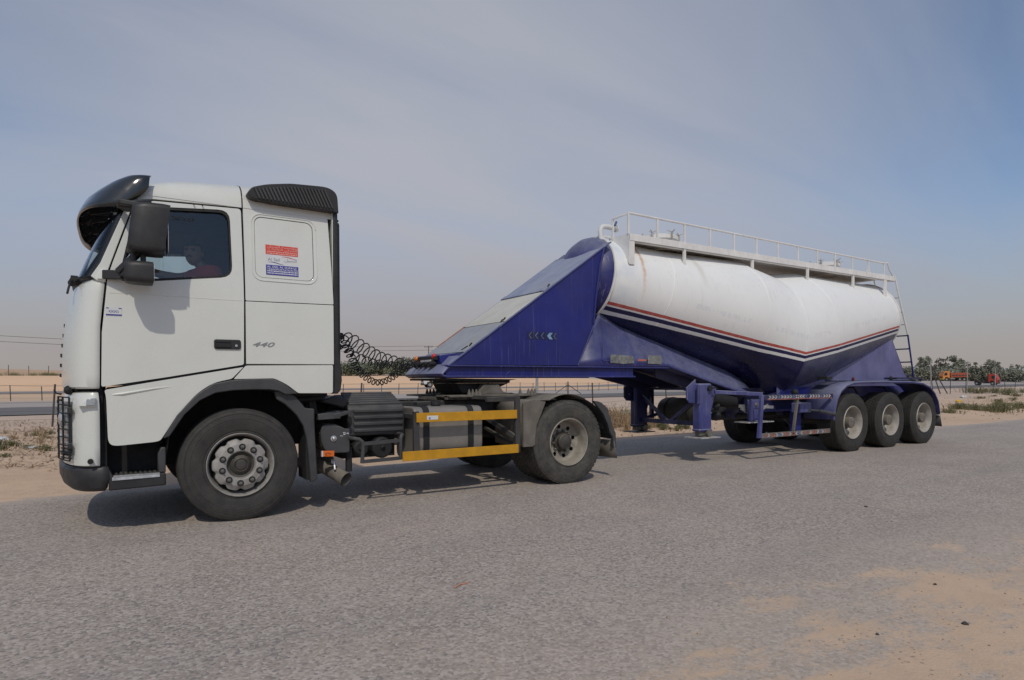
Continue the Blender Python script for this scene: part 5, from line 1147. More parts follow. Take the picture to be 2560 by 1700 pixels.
# ------------------------------------------------------------------ coiled hoses between the two
def coil(name, path, rad, turns, wire, label, straight=(.0, .06)):
    P = [Vector(p) for p in path]; L = [0]
    for a, b in zip(P, P[1:]): L.append(L[-1] + (b - a).length)
    def at(s):
        for i in range(len(P) - 1):
            if s <= L[i + 1]: return P[i].lerp(P[i + 1], (s - L[i]) / max(1e-6, L[i + 1] - L[i])), (P[i + 1] - P[i]).normalized()
        return P[-1], (P[-1] - P[-2]).normalized()
    pts = []; n = int(turns * 14)
    for k in range(n + 1):
        t = k / n; p, d = at(t * L[-1]); q, d2 = at(min(L[-1], t * L[-1] + .08)); d = (d + d2).normalized()
        u = d.cross(Vector((0, 1, 0))).normalized(); w = d.cross(u)
        e = min(1, t / .04, (1 - t) / max(.01, straight[1])); a = 2 * math.pi * turns * t
        rr = (rad if isinstance(rad, (int, float)) else interp(rad, t)) * max(0, e)
        pts.append(p + u * math.cos(a) * rr + w * math.sin(a) * rr + d * .012 * math.sin(a))
    o = MB().tube(pts, wire, 6).build(name, 'hose', None, smooth=80)
    tag(o, label, 'air hose', 'coiled hoses between cab and trailer'); return o
def P3(l, y0, y1): return [(x, lerp(y0, y1, i / (len(l) - 1)), z) for i, (x, z) in enumerate(l)]
coil('coiled_hose', P3([(1.236, 1.815), (1.30, 1.80), (1.375, 1.776), (1.492, 1.694), (1.618, 1.623), (1.733, 1.564), (1.85, 1.547), (1.963, 1.529), (2.064, 1.496), (2.15, 1.505), (2.32, 1.506)], .98, 1.1), [(0, .05), (.1, .08), (.5, .082), (.8, .05), (1, .02)], 14, .0075, 'uppermost coiled hose with wide loops from the cab bracket')
coil('coiled_hose', P3([(1.23, 1.705), (1.27, 1.69), (1.319, 1.69), (1.386, 1.631), (1.46, 1.584), (1.554, 1.549), (1.668, 1.513), (1.797, 1.502), (1.916, 1.491), (2.03, 1.479), (2.118, 1.45), (2.2, 1.49), (2.33, 1.506)], 1.0, 1.22), [(0, .03), (.3, .052), (.7, .045), (1, .03)], 14, .0075, 'middle coiled hose crossing just under the uppermost one')
coil('coiled_hose', P3([(1.25, 1.815), (1.295, 1.79), (1.325, 1.726), (1.355, 1.642), (1.404, 1.571), (1.447, 1.498), (1.502, 1.426), (1.565, 1.365), (1.641, 1.315), (1.731, 1.278), (1.815, 1.277), (1.901, 1.300), (1.982, 1.338), (2.049, 1.382), (2.111, 1.42), (2.159, 1.468), (2.32, 1.507)], 1.0, 1.36), [(0, .05), (.3, .042), (.6, .034), (1, .04)], 24, .0075, 'lowest coiled hose sagging far below the other two')

# ------------------------------------------------------------------ the driver
def skin_body(name, joints, links, mat, parent=None, sub=2, root=0):
    me = bpy.data.meshes.new(name); me.from_pydata([j[0] for j in joints], links, []); o = bpy.data.objects.new(name, me); COL.objects.link(o)
    sk = o.modifiers.new('skin', 'SKIN'); sk.use_smooth_shade = True
    for i, v in enumerate(me.skin_vertices[0].data): v.radius = joints[i][1] if isinstance(joints[i][1], tuple) else (joints[i][1],) * 2; v.use_root = (i == root)
    ss = o.modifiers.new('sub', 'SUBSURF'); ss.levels = ss.render_levels = sub
    dg = bpy.context.evaluated_depsgraph_get(); ev = bpy.data.meshes.new_from_object(o.evaluated_get(dg)); ev.name = name
    o.modifiers.clear(); o.data = ev; ev.materials.clear(); ev.materials.append(M[mat]); ev.shade_smooth()
    if parent: put(o, parent)
    return o
HX, HY, HZ = -.33, .50, 2.53
J = [((-.17, .54, 1.82), .15), ((-.19, .54, 2.0), .135), ((-.205, .54, 2.18), .145), ((-.22, .535, 2.335), .10), ((-.262, .525, 2.41), .055), ((-.30, .515, 2.455), .056),   # 0-5 pelvis to neck
     ((-.17, .37, 2.335), .07), ((-.15, .30, 2.20), .055), ((-.27, .22, 2.13), .043), ((-.40, .26, 2.15), .034), ((-.46, .28, 2.16), .036),                              # 6-10 near arm
     ((-.27, .70, 2.345), .07), ((-.44, .74, 2.31), .052), ((-.60, .70, 2.33), .042), ((-.74, .66, 2.36), .034), ((-.80, .64, 2.37), .038),                             # 11-15 far arm
     ((-.36, .46, 1.80), .09), ((-.60, .44, 1.80), .07), ((-.68, .44, 1.5), .05), ((-.36, .64, 1.80), .09), ((-.60, .66, 1.80), .07), ((-.68, .66, 1.5), .05)]
Lk = [(0, 1), (1, 2), (2, 3), (3, 4), (4, 5), (3, 6), (6, 7), (7, 8), (8, 9), (9, 10), (3, 11), (11, 12), (12, 13), (13, 14), (14, 15), (0, 16), (16, 17), (17, 18), (0, 19), (19, 20), (20, 21)]
# fingers: five short chains on each palm, curled round the wheel rim / door sill
def fingers(palm, hand, dirv, side, curl):
    p = Vector(J[hand][0]); dirv = Vector(dirv).normalized(); side = Vector(side).normalized(); curl = Vector(curl).normalized()
    for k, (off, ln) in enumerate(((-.030, .030), (-.011, .036), (.009, .033), (.028, .026))):
        a = len(J); b = p + side * off + dirv * .025
        J.append((tuple(b), .010)); J.append((tuple(b + dirv * ln), .009)); J.append((tuple(b + dirv * ln * 1.3 + curl * ln * .9), .0075)); Lk.extend([(hand, a), (a, a + 1), (a + 1, a + 2)])
    a = len(J); b = p - side * .035
    J.append((tuple(b), .012)); J.append((tuple(b - side * .02 + dirv * .03 + curl * .02), .009)); Lk.extend([(hand, a), (a, a + 1)])
fingers(9, 10, (-.8, .1, .1), (0, .2, 1), (.2, .6, -.6)); fingers(14, 15, (-.8, -.1, .3), (0, .6, .7), (.3, -.4, -.7))
driver = skin_body('person', J, Lk, 'skin')
tag(driver, 'driver in a red t-shirt at the wheel, face turned to the open road side', 'person')
# head: an ellipsoid pulled into a jaw, brow and nose, facing the camera side
hd = MB(); bmesh.ops.create_uvsphere(hd.bm, u_segments=28, v_segments=20, radius=1)
face = Vector((-.42, -.88, -.08)).normalized(); rightv = face.cross(Vector((0, 0, 1))).normalized()
def head_pt(v, grow=1.):
    x, y, z = v.x, -v.y, v.z                         # y forward
    w = .078 * (1 - .16 * sstep(.1, -1, z)); d = .098 * (1 - .10 * sstep(.2, -1, z)); q = Vector((x * w, y * d, z * .122))
    if y > .2:
        q.y += .020 * math.exp(-((x / .16) ** 2 + ((z + .06) / .2) ** 2)); q.y -= .010 * math.exp(-(((abs(x) - .38) / .2) ** 2 + ((z - .12) / .12) ** 2)); q.y += .006 * math.exp(-((z - .3) / .12) ** 2); q.y += .006 * math.exp(-((x / .3) ** 2 + ((z + .45) / .1) ** 2))
    if z < -.55 and y > 0: q.y += .012
    return Vector((HX, HY, HZ)) + rightv * q.x * grow + face * q.y * grow + Vector((0, 0, 1)) * q.z * grow
for v in hd.bm.verts: v.co = head_pt(v.co.copy())
hd.build('head', 'skin', driver, smooth=80)
mb = MB()
for s in (-1, 1):
    c = Vector((HX, HY, HZ)) + rightv * .077 * s - face * .01 - Vector((0, 0, .005)); mb.sphere(c, .022, 8, (.6, .9, 1.35))
mb.build('ear', 'skin', driver, smooth=80)
hr = MB(); bmesh.ops.create_uvsphere(hr.bm, u_segments=28, v_segments=20, radius=1)
kill = []
for v in hr.bm.verts:
    z, y = v.co.z, -v.co.y
    if z < (.42 if y > .25 else (-.05 if y > -.3 else -.45)): kill.append(v)
bmesh.ops.delete(hr.bm, geom=kill, context='VERTS')
for v in hr.bm.verts: k = 1.07 + .03 * noise.noise(v.co * 5); v.co = head_pt(v.co.copy(), k)
hr.build('hair', 'hair', driver, smooth=80)
mb = MB(); C0 = Vector((HX, HY, HZ))
def fp_(x, z, d): return C0 + rightv * x + face * d + Vector((0, 0, z))
for s in (-1, 1): mb.tube([fp_(.048 * s, .024, .082), fp_(.03 * s, .032, .094), fp_(.012 * s, .027, .098)], .0055, 6)
mb.tube([fp_(-.026, -.044, .092), fp_(0, -.036, .104), fp_(.026, -.044, .092)], .007, 6)
for s in (-1, 1): mb.sphere(fp_(.03 * s, .012, .086), .009, 8)
mb.build('brow_and_moustache', 'hair', driver)
# shirt over torso and upper arms, trousers
Sj = [((-.17, .54, 1.80), .165), ((-.19, .54, 2.0), .15), ((-.205, .54, 2.18), .162), ((-.22, .535, 2.33), .115), ((-.255, .53, 2.395), .07), ((-.172, .372, 2.335), .085), ((-.152, .315, 2.225), .074), ((-.27, .70, 2.345), .083), ((-.40, .733, 2.315), .07)]
skin_body('shirt', Sj, [(0, 1), (1, 2), (2, 3), (3, 4), (3, 5), (5, 6), (3, 7), (7, 8)], 'shirt', driver)
skin_body('trousers', [((-.17, .54, 1.80), .16), ((-.36, .46, 1.80), .10), ((-.60, .44, 1.80), .08), ((-.68, .44, 1.45), .06), ((-.36, .64, 1.80), .10), ((-.60, .66, 1.80), .08), ((-.68, .66, 1.45), .06)], [(0, 1), (1, 2), (2, 3), (0, 4), (4, 5), (5, 6)], 'trousers', driver)

# ------------------------------------------------------------------ background
def az_pt(px_, depth):
    """ground point seen along the column px_ (2560 px wide frame) at a given depth"""
    d = depth; lat = (px_ - 1280) / 1578. * depth
    return CAM.x + .5333 * d + .8459 * lat, CAM.y + .8459 * d - .5333 * lat
M['post'] = plain('rusty_fence_steel', (.07, .06, .055), .7, var=.2); M['wire'] = plain('fence_wire', (.12, .105, .095), .6)
M['pole'] = plain('weathered_pole', (.13, .115, .10), .85, var=.2); M['palepole'] = plain('galvanised_post', (.3, .3, .3), .6, var=.1)
M['weed_dry'] = plain('dry_straw', (.40, .29, .18), .9, var=.3, scale=30); M['weed_green'] = plain('dusty_green_scrub', (.20, .19, .095), .9, var=.3, scale=20)
M['leaf'] = plain('hazed_tree_leaves', (.17, .185, .12), .85, var=.45, scale=.7); M['leaf2'] = plain('hazed_grey_green_leaves', (.215, .22, .165), .85, var=.4, scale=.7); M['bark'] = plain('tree_bark', (.10, .08, .06), .9)  # both leaf colours lightened, so distance haze is put into the base colour
def fence(name, pts, step, h, label, nw, post_r, lean=0., mt='post', wires=True):
    root = tag(empty(name, (pts[0][0], pts[0][1], 0)), label, 'fence'); acc = []; carry = 0
    for (a, b) in zip(pts, pts[1:]):
        a, b = Vector(a), Vector(b); L = (b - a).length; s = carry
        while s < L: acc.append(a + (b - a) * s / L); s += step * random.uniform(.92, 1.08)
        carry = s - L
    tops = []; first = None
    for p in acc:
        z = terrain(p.x, p.y); hh = h * random.uniform(.92, 1.05); lx_, ly_ = random.uniform(-lean, lean), random.uniform(-lean, lean)
        if first is None: first = MB().tube([(0, 0, -.2), (0, 0, 1)], post_r, 6).build('post', mt, root); o = first
        else: o = first.copy(); COL.objects.link(o)
        o.location = (p.x, p.y, z); o.scale = (1, 1, hh); o.rotation_euler = (lx_, ly_, 0); o.matrix_parent_inverse = root_inv(root)
        tops.append((p.x + math.sin(ly_) * hh, p.y - math.sin(lx_) * hh, z, hh))
    if wires:
        for k in range(nw):
            f = .97 - k * .8 / max(1, nw - 1); mb = MB(); mb.tube([(x, y, z + hh * f) for x, y, z, hh in tops], .004 if h < 1.5 and pts[0][1] < 30 else .007, 3); mb.build('wire', 'wire', root)
    return root
fence('wire_fence', [(-16, 18.2), (-3.75, 17.2), (14.7, 12.6), (40, 16), (64, 20), (118, 28)], 4.6, 1.30, 'leaning steel post and wire fence along the near verge behind the truck', 5, .028, .10)
fence('wire_fence', [(-34, 56), (30, 58), (110, 70)], 2.1, 1.2, 'low thin wire fence on the sand beyond the highway', 3, .035, .05)
fence('wire_fence', [(-60, 150), (-5, 150)], 3.2, 2.4, 'tall thin posts along the dune crest at far left', 2, .06, .04, wires=False)
# tall pale posts and a braced corner seen behind the trailer
for px_, d, h, lab in ((1342, 40, 2.6, 'thick pale post standing behind the drive axle'), (2418, 57, 2.9, 'tall pale post between the dump truck and red tractor unit'), (2488, 60, 2.4, 'tall thin post in front of the red tractor unit')):
    x, y = az_pt(px_, d); z = terrain(x, y); tag(MB().tube([(x, y, z - .2), (x + .03, y, z + h)], .09 if px_ < 2000 else .04, 8).build('fence_post', 'palepole'), lab, 'post')
x, y = az_pt(2340, 56); z = terrain(x, y); br = tag(empty('corner_post', (x, y, z)), 'leaning braced corner post of the fence beside the trailer tail', 'post')
MB().tube([(x - .8, y, z - .1), (x - 1.0, y, z + 2.9)], .05, 8).build('pole', 'palepole', br); MB().tube([(x + .9, y - .6, z - .1), (x - .9, y, z + 2.6)], .045, 8).build('brace', 'post', br); MB().tube([(x + .2, y - .3, z - .1), (x - .95, y, z + 2.5)], .045, 8).build('brace', 'post', br)
x, y = az_pt(1420, 62); z = terrain(x, y); br = tag(empty('braced_post', (x, y, z)), 'short post with two slanting struts seen above the drive wheel', 'post')
MB().tube([(x, y, z), (x, y, z + 1.3)], .06, 8).build('pole', 'post', br)
for s in (-1, 1): MB().tube([(x + .5 * s * 2.2, y - .3 * s * 2.2, z + .1), (x, y, z + 1.0)], .035, 6).build('strut', 'post', br)
# utility poles and two wires
def upole(px_, d, h, label):
    x, y = az_pt(px_, d); z = terrain(x, y); r_ = tag(empty('utility_pole', (x, y, z)), label, 'utility pole')
    MB().tube([(x, y, z - .3), (x, y, z + h)], [.16, .11], 8).build('pole', 'pole', r_); MB().bar((x - .9, y + .57, z + h - .25), (x + .9, y - .57, z + h - .25), .14, .14).build('crossarm', 'pole', r_)
    for s in (-.8, 0, .8): MB().cyl((x + s, y - s * .63, z + h - .18), (x + s, y - s * .63, z + h + .12), .05, 6).build('insulator', 'palepole', r_)
    return Vector((x, y, z + h))
pa = upole(1072, 155, 7.6, 'wooden utility pole with crossarm just above the trailer nose'); pb = Vector((*az_pt(-160, 105), terrain(*az_pt(-160, 105)) + 7.4))
pd = Vector((*az_pt(1900, 300), terrain(*az_pt(1900, 300)) + 9))
for dz in (0., -1.0):
    mb = MB()
    for a, b in ((pb, pa), (pa, pd)):
        mb.tube([a.lerp(b, k / 14) + Vector((0, 0, dz - 1.1 * math.sin(math.pi * k / 14))) for k in range(15)], .045, 4)
    tag(mb.build('power_line', 'post'), 'thin overhead wire from the utility pole toward the left edge, ' + ('upper of two' if dz == 0 else 'lower of two'), 'cable')
# --- weeds
def tuft(seed, mat, h, w, n, stuffy=False):
    rnd = random.Random(seed); mb = MB()
    for k in range(n):
        a = rnd.uniform(0, 6.283); r0 = abs(rnd.gauss(0, .35)) * w; x, y = r0 * math.cos(a), r0 * math.sin(a); hh = h * rnd.uniform(.35, 1.) * (1 - .4 * min(1, r0 / w)); b = a + rnd.uniform(-.9, .9); out = rnd.uniform(.1, .6) * hh
        t_ = rnd.uniform(.006, .014); p = Vector((x, y, -.02)); q = Vector((x + math.cos(b) * out * .45, y + math.sin(b) * out * .45, hh * .62)); e = Vector((x + math.cos(b) * out, y + math.sin(b) * out, hh)); s = Vector((-math.sin(b), math.cos(b), 0)) * t_
        v = [mb.bm.verts.new(c) for c in (p - s, p + s, q + s * .8, q - s * .8, e)]; mb.bm.faces.new(v[:4]); mb.bm.faces.new((v[3], v[2], v[4]))
        for j in range(2 if mat == 'weed_dry' else 6):
            c = p.lerp(q, rnd.uniform(.4, 1)).lerp(e, rnd.uniform(0, .9)); d = Vector((rnd.gauss(0, 1), rnd.gauss(0, 1), rnd.gauss(.3, .6))).normalized() * rnd.uniform(.03, .07); s2 = Vector((rnd.gauss(0, 1), rnd.gauss(0, 1), rnd.gauss(0, 1))).normalized() * .014
            mb.bm.faces.new([mb.bm.verts.new(u) for u in (c, c + d * .5 + s2, c + d, c + d * .5 - s2)])
    o = mb.build('weed', mat, None, smooth=0); return o
ORD = ['first', 'second', 'third', 'fourth', 'fifth', 'sixth', 'seventh', 'eighth', 'ninth', 'tenth', 'eleventh', 'twelfth', 'thirteenth', 'fourteenth', 'fifteenth', 'sixteenth', 'seventeenth', 'eighteenth', 'nineteenth', 'twentieth', 'twenty-first', 'twenty-second', 'twenty-third', 'twenty-fourth', 'twenty-fifth']
def column(o): d = Vector(o.location) - CAM; return d.dot(r2) / d.dot(fw)
def ordinals(objs, label):
    objs = sorted(objs, key=column)
    for i, o in enumerate(objs): o['label'] = ORD[i] + ' from left: ' + label if i else 'leftmost: ' + label
def place_kind(src, locs, label, cat, group):
    lst = []
    for i, (x, y, s) in enumerate(locs):
        o = src if i == 0 else src.copy()
        if i: COL.objects.link(o)
        o.location = (x, y, terrain(x, y)); o.rotation_euler = (0, 0, random.uniform(0, 6.28)); o.scale = (s * random.uniform(.85, 1.2), s * random.uniform(.85, 1.2), s * random.uniform(.8, 1.15)); tag(o, label, cat, group); lst.append(o)
    if len(lst) <= 9: ordinals(lst, label)
def spots(px0, px1, d0, d1, n, s0, s1):
    out = []
    while len(out) < n:
        x, y = az_pt(random.uniform(px0, px1), random.uniform(d0, d1))
        if y > road_far(x) + .8: out.append((x, y, random.uniform(s0, s1)))
    return out
place_kind(tuft(1, 'weed_dry', .40, .35, 50), spots(-40, 150, 11.5, 17.5, 11, .3, .7), 'dry straw weed on the sand verge before the truck front', 'weed', 'dry weeds before the truck front')
place_kind(tuft(2, 'weed_green', .22, .42, 60), spots(-40, 140, 10.5, 16, 9, .35, .7), 'low dusty green weed on the verge before the truck front', 'weed', 'green weeds before the truck front')
place_kind(tuft(3, 'weed_dry', .60, .42, 60), spots(1480, 1640, 15.5, 21, 30, .5, 1.15), 'tall straw-coloured weed behind the drive wheel', 'weed', 'tall weeds behind the drive wheel')
place_kind(tuft(4, 'weed_green', .22, .3, 60), spots(1590, 1850, 14.4, 17.5, 12, .3, .8), 'tiny green weed on the road edge below the landing legs', 'weed', 'weeds at the road edge')
place_kind(tuft(5, 'weed_green', .38, .95, 170), [(*az_pt(2398, 25.5), 1.0), (*az_pt(2432, 26.5), 1.05), (*az_pt(2372, 24), .8), (*az_pt(2492, 25.0), 1.15), (*az_pt(2504, 26.2), 1.0), (*az_pt(2548, 27), 1.0)], 'olive scrub bush on sand right of the trailer', 'bush', 'olive bushes right of the trailer')
place_kind(tuft(6, 'weed_green', .3, .7, 90), spots(2440, 2560, 30, 46, 9, .6, 1.1), 'small grey-green scrub on the right sand mound', 'bush', 'small scrub at right')
place_kind(tuft(7, 'weed_green', .6, .9, 120), spots(2405, 2560, 50, 60, 7, .9, 1.5), 'green scrub along the fence right of the trailer', 'bush', 'scrub at the fence line')
place_kind(tuft(8, 'weed_green', .8, 1.6, 150), spots(-20, 150, 112, 122, 12, .8, 1.5), 'dark scrub on the crest of the left sand bank', 'bush', 'scrub on the sand bank')
# loose straw, twigs and pebbles of the verge
rnd = random.Random(11); mb = MB()
for k in range(3600):
    q = rnd.random()
    if q < .45: x, y = az_pt(rnd.uniform(-80, 180), rnd.uniform(9.4, 22))
    elif q < .75: x, y = az_pt(rnd.uniform(1380, 1880), rnd.uniform(13.5, 24))
    else: x, y = az_pt(rnd.uniform(2300, 2600), rnd.uniform(22, 50))
    if y < road_far(x) + .25: continue
    z = terrain(x, y); a = rnd.uniform(0, 6.28); l = rnd.uniform(.03, .14); h = rnd.uniform(.0, .07); s = Vector((-math.sin(a), math.cos(a), 0)) * rnd.uniform(.004, .02); p = Vector((x, y, z)); e = Vector((x + math.cos(a) * l, y + math.sin(a) * l, z + h))
    mb.bm.faces.new([mb.bm.verts.new(c) for c in (p - s, p + s, e + s * .4, e - s * .4)])
tag(mb.build('verge_litter', 'weed_dry', smooth=0), 'dry straw and twigs scattered on the sand verge', 'litter', kind='stuff')
def stone(mb, c, r, rnd):
    b0 = len(mb.bm.verts); bmesh.ops.create_icosphere(mb.bm, subdivisions=1, radius=r, matrix=Matrix.Translation(c) @ Matrix.Rotation(rnd.uniform(0, 6), 4, 'Z') @ Matrix.Diagonal((1, rnd.uniform(.6, 1), rnd.uniform(.4, .7), 1)))
    mb.bm.verts.ensure_lookup_table()
    for i in range(b0, len(mb.bm.verts)): mb.bm.verts[i].co += Vector((rnd.gauss(0, 1), rnd.gauss(0, 1), rnd.gauss(0, 1))) * r * .12
M['pebble'] = plain('pale_pebble', (.40, .32, .26), .9, var=.35, scale=9); M['darkstone'] = plain('dark_stone', (.05, .047, .045), .85, var=.3)
mb = MB()
for k in range(950):
    if k < 600: x, y = rnd.uniform(-.5, 5.5), -4.7 + rnd.gauss(-.2, .5)
    elif k < 800: x, y = az_pt(rnd.uniform(-80, 180), rnd.uniform(9.5, 18))
    else: x, y = az_pt(rnd.uniform(1350, 2560), rnd.uniform(14, 34))
    if k >= 600 and y < road_far(x) + .2: continue
    stone(mb, (x, y, (terrain(x, y) if k >= 600 else .002) + .002), rnd.uniform(.002, .007) if k < 600 else rnd.uniform(.012, .045), rnd)
tag(mb.build('gravel', 'pebble', smooth=0), 'small pebbles on the sand', 'gravel', kind='stuff')
def ground_at(px_, py_):
    d = fw + r2 * ((px_ - 1280) / 1578.1) - u2 * ((py_ - 850 - 120.67) / 1578.1); k = -CAM.z / d.z; return CAM.x + d.x * k, CAM.y + d.y * k
for px_, py_, r_, mt, lab, cat in ((2413, 1562, .018, 'darkstone', 'largest dark stone on the sandy shoulder at lower right', 'stone'), (2193, 1588, .010, 'darkstone', 'small dark stone on bare sand left of the largest one', 'stone'), (2338, 1463, .012, 'darkstone', 'dark stone beyond the largest one near the asphalt patch', 'stone'), (1670, 1546, .011, 'pebble', 'brown pebble on the asphalt at lower centre', 'stone'), (2165, 1268, .02, 'darkstone', 'flat dark scrap on the road right of centre', 'stone')):
    mb = MB(); x, y = ground_at(px_, py_); stone(mb, (x, y, .006), r_, rnd); tag(mb.build('stone', mt, smooth=0), lab, cat)
M['faint'] = plain('faded_orange_scrap', (.5, .24, .16), .8)
x, y = ground_at(1150, 1466); mb = MB(); mb.tube([(x - .05, y - .02, .006), (x, y + .005, .012), (x + .03, y + .02, .006)], .005, 5); mb.bar((x + .02, y + .01, .006), (x + .08, y + .03, .006), .012, .004); tag(mb.build('scrap', 'faint', smooth=0), 'small orange scrap lying on the asphalt in the foreground', 'scrap')
# litter bags
def bag(px_, d, mt, r_, label):
    x, y = az_pt(px_, d); mb = MB(); bmesh.ops.create_icosphere(mb.bm, subdivisions=3, radius=r_, matrix=Matrix.Translation((x, y, terrain(x, y) + r_ * .3)) @ Matrix.Diagonal((1.5, 1, .55, 1)))
    for v in mb.bm.verts: v.co += v.normal * 0; v.co += Vector((noise.noise(v.co * 9), noise.noise(v.co * 9 + Vector((5, 0, 0))), noise.noise(v.co * 9 + Vector((0, 7, 0))))) * r_ * .35
    tag(mb.build('plastic_bag', mt, smooth=25), label, 'bag')
M['yel'] = plain('yellow_plastic', (.62, .36, .02), .5); M['wht'] = plain('white_plastic', (.6, .62, .64), .4); M['teal'] = plain('teal_plastic', (.22, .36, .32), .5)
bag(2397, 36, 'yel', .13, 'yellow plastic bag on the sand right of the trailer'); bag(2408, 44, 'wht', .17, 'white plastic bag on the sand behind the yellow one'); bag(7, 14.3, 'wht', .12, 'white plastic bottle at the left edge'); bag(75, 12.5, 'wht', .07, 'small pale scrap of litter among weeds at left'); bag(1570, 21.5, 'teal', .22, 'teal plastic bag caught in weeds behind the drive wheel')
# --- trees
def tree_mesh(seed, h, w, trunk, leafmat, nclump, nleaf, ls):
    rnd = random.Random(seed); tb = MB(); tb.tube([(0, 0, -.3), (.08 * h * rnd.uniform(-1, 1) * .4, 0, h * .3), (.1 * rnd.uniform(-1, 1), .1, h * .62)], [trunk, trunk * .75, trunk * .4], 7)
    cl = []
    for k in range(nclump):
        a = rnd.uniform(0, 6.28); rr = w * .5 * math.sqrt(rnd.random()); z = h * rnd.uniform(.22, .92); rr *= (1 - .45 * abs(z / h - .5) * 2); cl.append((Vector((rr * math.cos(a), rr * math.sin(a), z)), w * rnd.uniform(.10, .2)))
    for c, r_ in cl[::3]: tb.tube([(0, 0, h * .25), tuple(c * .5 + Vector((0, 0, h * .12))), tuple(c)], [trunk * .4, trunk * .25, trunk * .1], 5)
    lb = MB()
    for c, r_ in cl:
        for j in range(nleaf):
            d = Vector((rnd.gauss(0, 1), rnd.gauss(0, 1), rnd.gauss(0, .8))); d = d.normalized() * r_ * rnd.random() ** .4 * 1.2; p = c + d; a = Vector((rnd.gauss(0, 1), rnd.gauss(0, 1), rnd.gauss(0, 1))).normalized(); b = a.orthogonal().normalized() * ls * rnd.uniform(.5, 1); a = a * ls * rnd.uniform(.6, 1.2)
            lb.bm.faces.new([lb.bm.verts.new(q) for q in (p - a, p + b, p + a, p - b)])
    return tb, lb
def make_tree(name, seed, h, w, trunk, leafmat, nclump=34, nleaf=26, ls=.22):
    tb, lb = tree_mesh(seed, h, w, trunk, leafmat, nclump, nleaf, ls); r_ = empty(name); t_ = tb.build('trunk', 'bark', None); t_.parent = r_; l_ = lb.build('crown', leafmat, None, smooth=0); l_.parent = r_; return r_
def scatter_trees(protos, locs, label, group):
    used = set(); lst = []
    for i, (px_, d, s, k) in enumerate(locs):
        x, y = az_pt(px_, d); o = protos[k % len(protos)]
        if k % len(protos) in used: o = copy_tree(o)
        used.add(k % len(protos)); o.location = (x, y, terrain(x, y) - .1); o.rotation_euler.z = random.uniform(0, 6.28); o.scale = (s * random.uniform(.9, 1.15), s * random.uniform(.9, 1.15), s); tag(o, label, 'tree', group); lst.append(o)
    ordinals(lst, label)
bushy = [make_tree('bushy_tree', 21 + k, 3.4, 5.2, .12, 'leaf', 40, 30, .24) for k in range(3)]
loc = [(835 + k * 16 + random.uniform(-5, 5), random.uniform(180, 196), random.uniform(.85, 1.15), k) for k in range(17)] + [(845 + k * 36, 206, 1.15, k) for k in range(7)]
scatter_trees(bushy, loc, 'bushy green tree of the belt behind the hoses', 'tree belt behind the hoses')
tall = [make_tree('tall_tree', 41 + k, 6.2, 4.6, .16, 'leaf2', 34, 30, .26) for k in range(2)]
scatter_trees(tall, [(1010, 186, .95, 0), (1032, 190, .85, 1)], 'taller rounded tree beside the utility pole', 'tall trees by the pole')
thin = [make_tree('gum_tree', 61 + k, 8.2, 4.4, .16, 'leaf2', 26, 26, .30) for k in range(3)]
scatter_trees(thin, [(2312, 226, 1.12, 0), (2352, 232, 1.05, 1), (2383, 228, 1.15, 2), (2397, 236, 1.05, 0), (2432, 240, .9, 1), (2474, 236, 1.0, 2), (2487, 230, .9, 0), (2537, 262, .85, 1), (2550, 258, .8, 2)], 'tall loose-crowned tree above the thicket', 'tall trees at right')
bush2 = [make_tree('thicket_tree', 81 + k, 4.0, 7.0, .12, 'leaf2', 44, 30, .28) for k in range(3)]
scatter_trees(bush2, [(2262 + k * 15 + random.uniform(-4, 4), random.uniform(206, 222), random.uniform(.8, 1.2), k) for k in range(20)], 'low bushy tree of the thicket behind the highway', 'thicket at right')
# pale sheds beyond the thicket
M['shed'] = plain('pale_shed_sheet', (.42, .47, .52), .6, var=.06); M['shedroof'] = plain('white_shed_roof', (.62, .62, .60), .6, var=.05)
def shed(px_, d, L, wd, h, label):
    x, y = az_pt(px_, d); z = terrain(x, y); r_ = tag(empty('shed', (x, y, z)), label, 'shed')
    a = Vector((.62, -.78, 0)); b = Vector((.78, .62, 0)); o0 = Vector((x, y, z - .3))
    def P(u, v, w): return tuple(o0 + a * u + b * v + Vector((0, 0, w)))
    mb = MB(); mb.hexa([P(0, 0, 0), P(L, 0, 0), P(L, wd, 0), P(0, wd, 0), P(0, 0, h), P(L, 0, h), P(L, wd, h), P(0, wd, h)]); mb.build('wall', 'shed', r_)
    mb = MB(); mb.loft([[P(-.5, -.5, h), P(-.5, wd / 2, h + 1.4), P(-.5, wd + .5, h), P(-.5, wd / 2, h + 1.25)], [P(L + .5, -.5, h), P(L + .5, wd / 2, h + 1.4), P(L + .5, wd + .5, h), P(L + .5, wd / 2, h + 1.25)]], cap=True); mb.build('roof', 'shedroof', r_)
    for k in range(int(L // 6)): mb = MB(); mb.hexa([P(2 + k * 6, -.06, .2), P(4.4 + k * 6, -.06, .2), P(4.4 + k * 6, .02, .2), P(2 + k * 6, .02, .2), P(2 + k * 6, -.06, h * .7), P(4.4 + k * 6, -.06, h * .7), P(4.4 + k * 6, .02, h * .7), P(2 + k * 6, .02, h * .7)]); mb.build('door', 'shedroof', r_)
shed(2512, 290, 30, 14, 4.6, 'long pale shed roof over the thicket at the right edge'); shed(2455, 300, 26, 12, 4.2, 'low white shed half hidden by trees left of the long one'); shed(2272, 250, 16, 8, 1.6, 'small white shed showing between trees behind the trailer ladder')
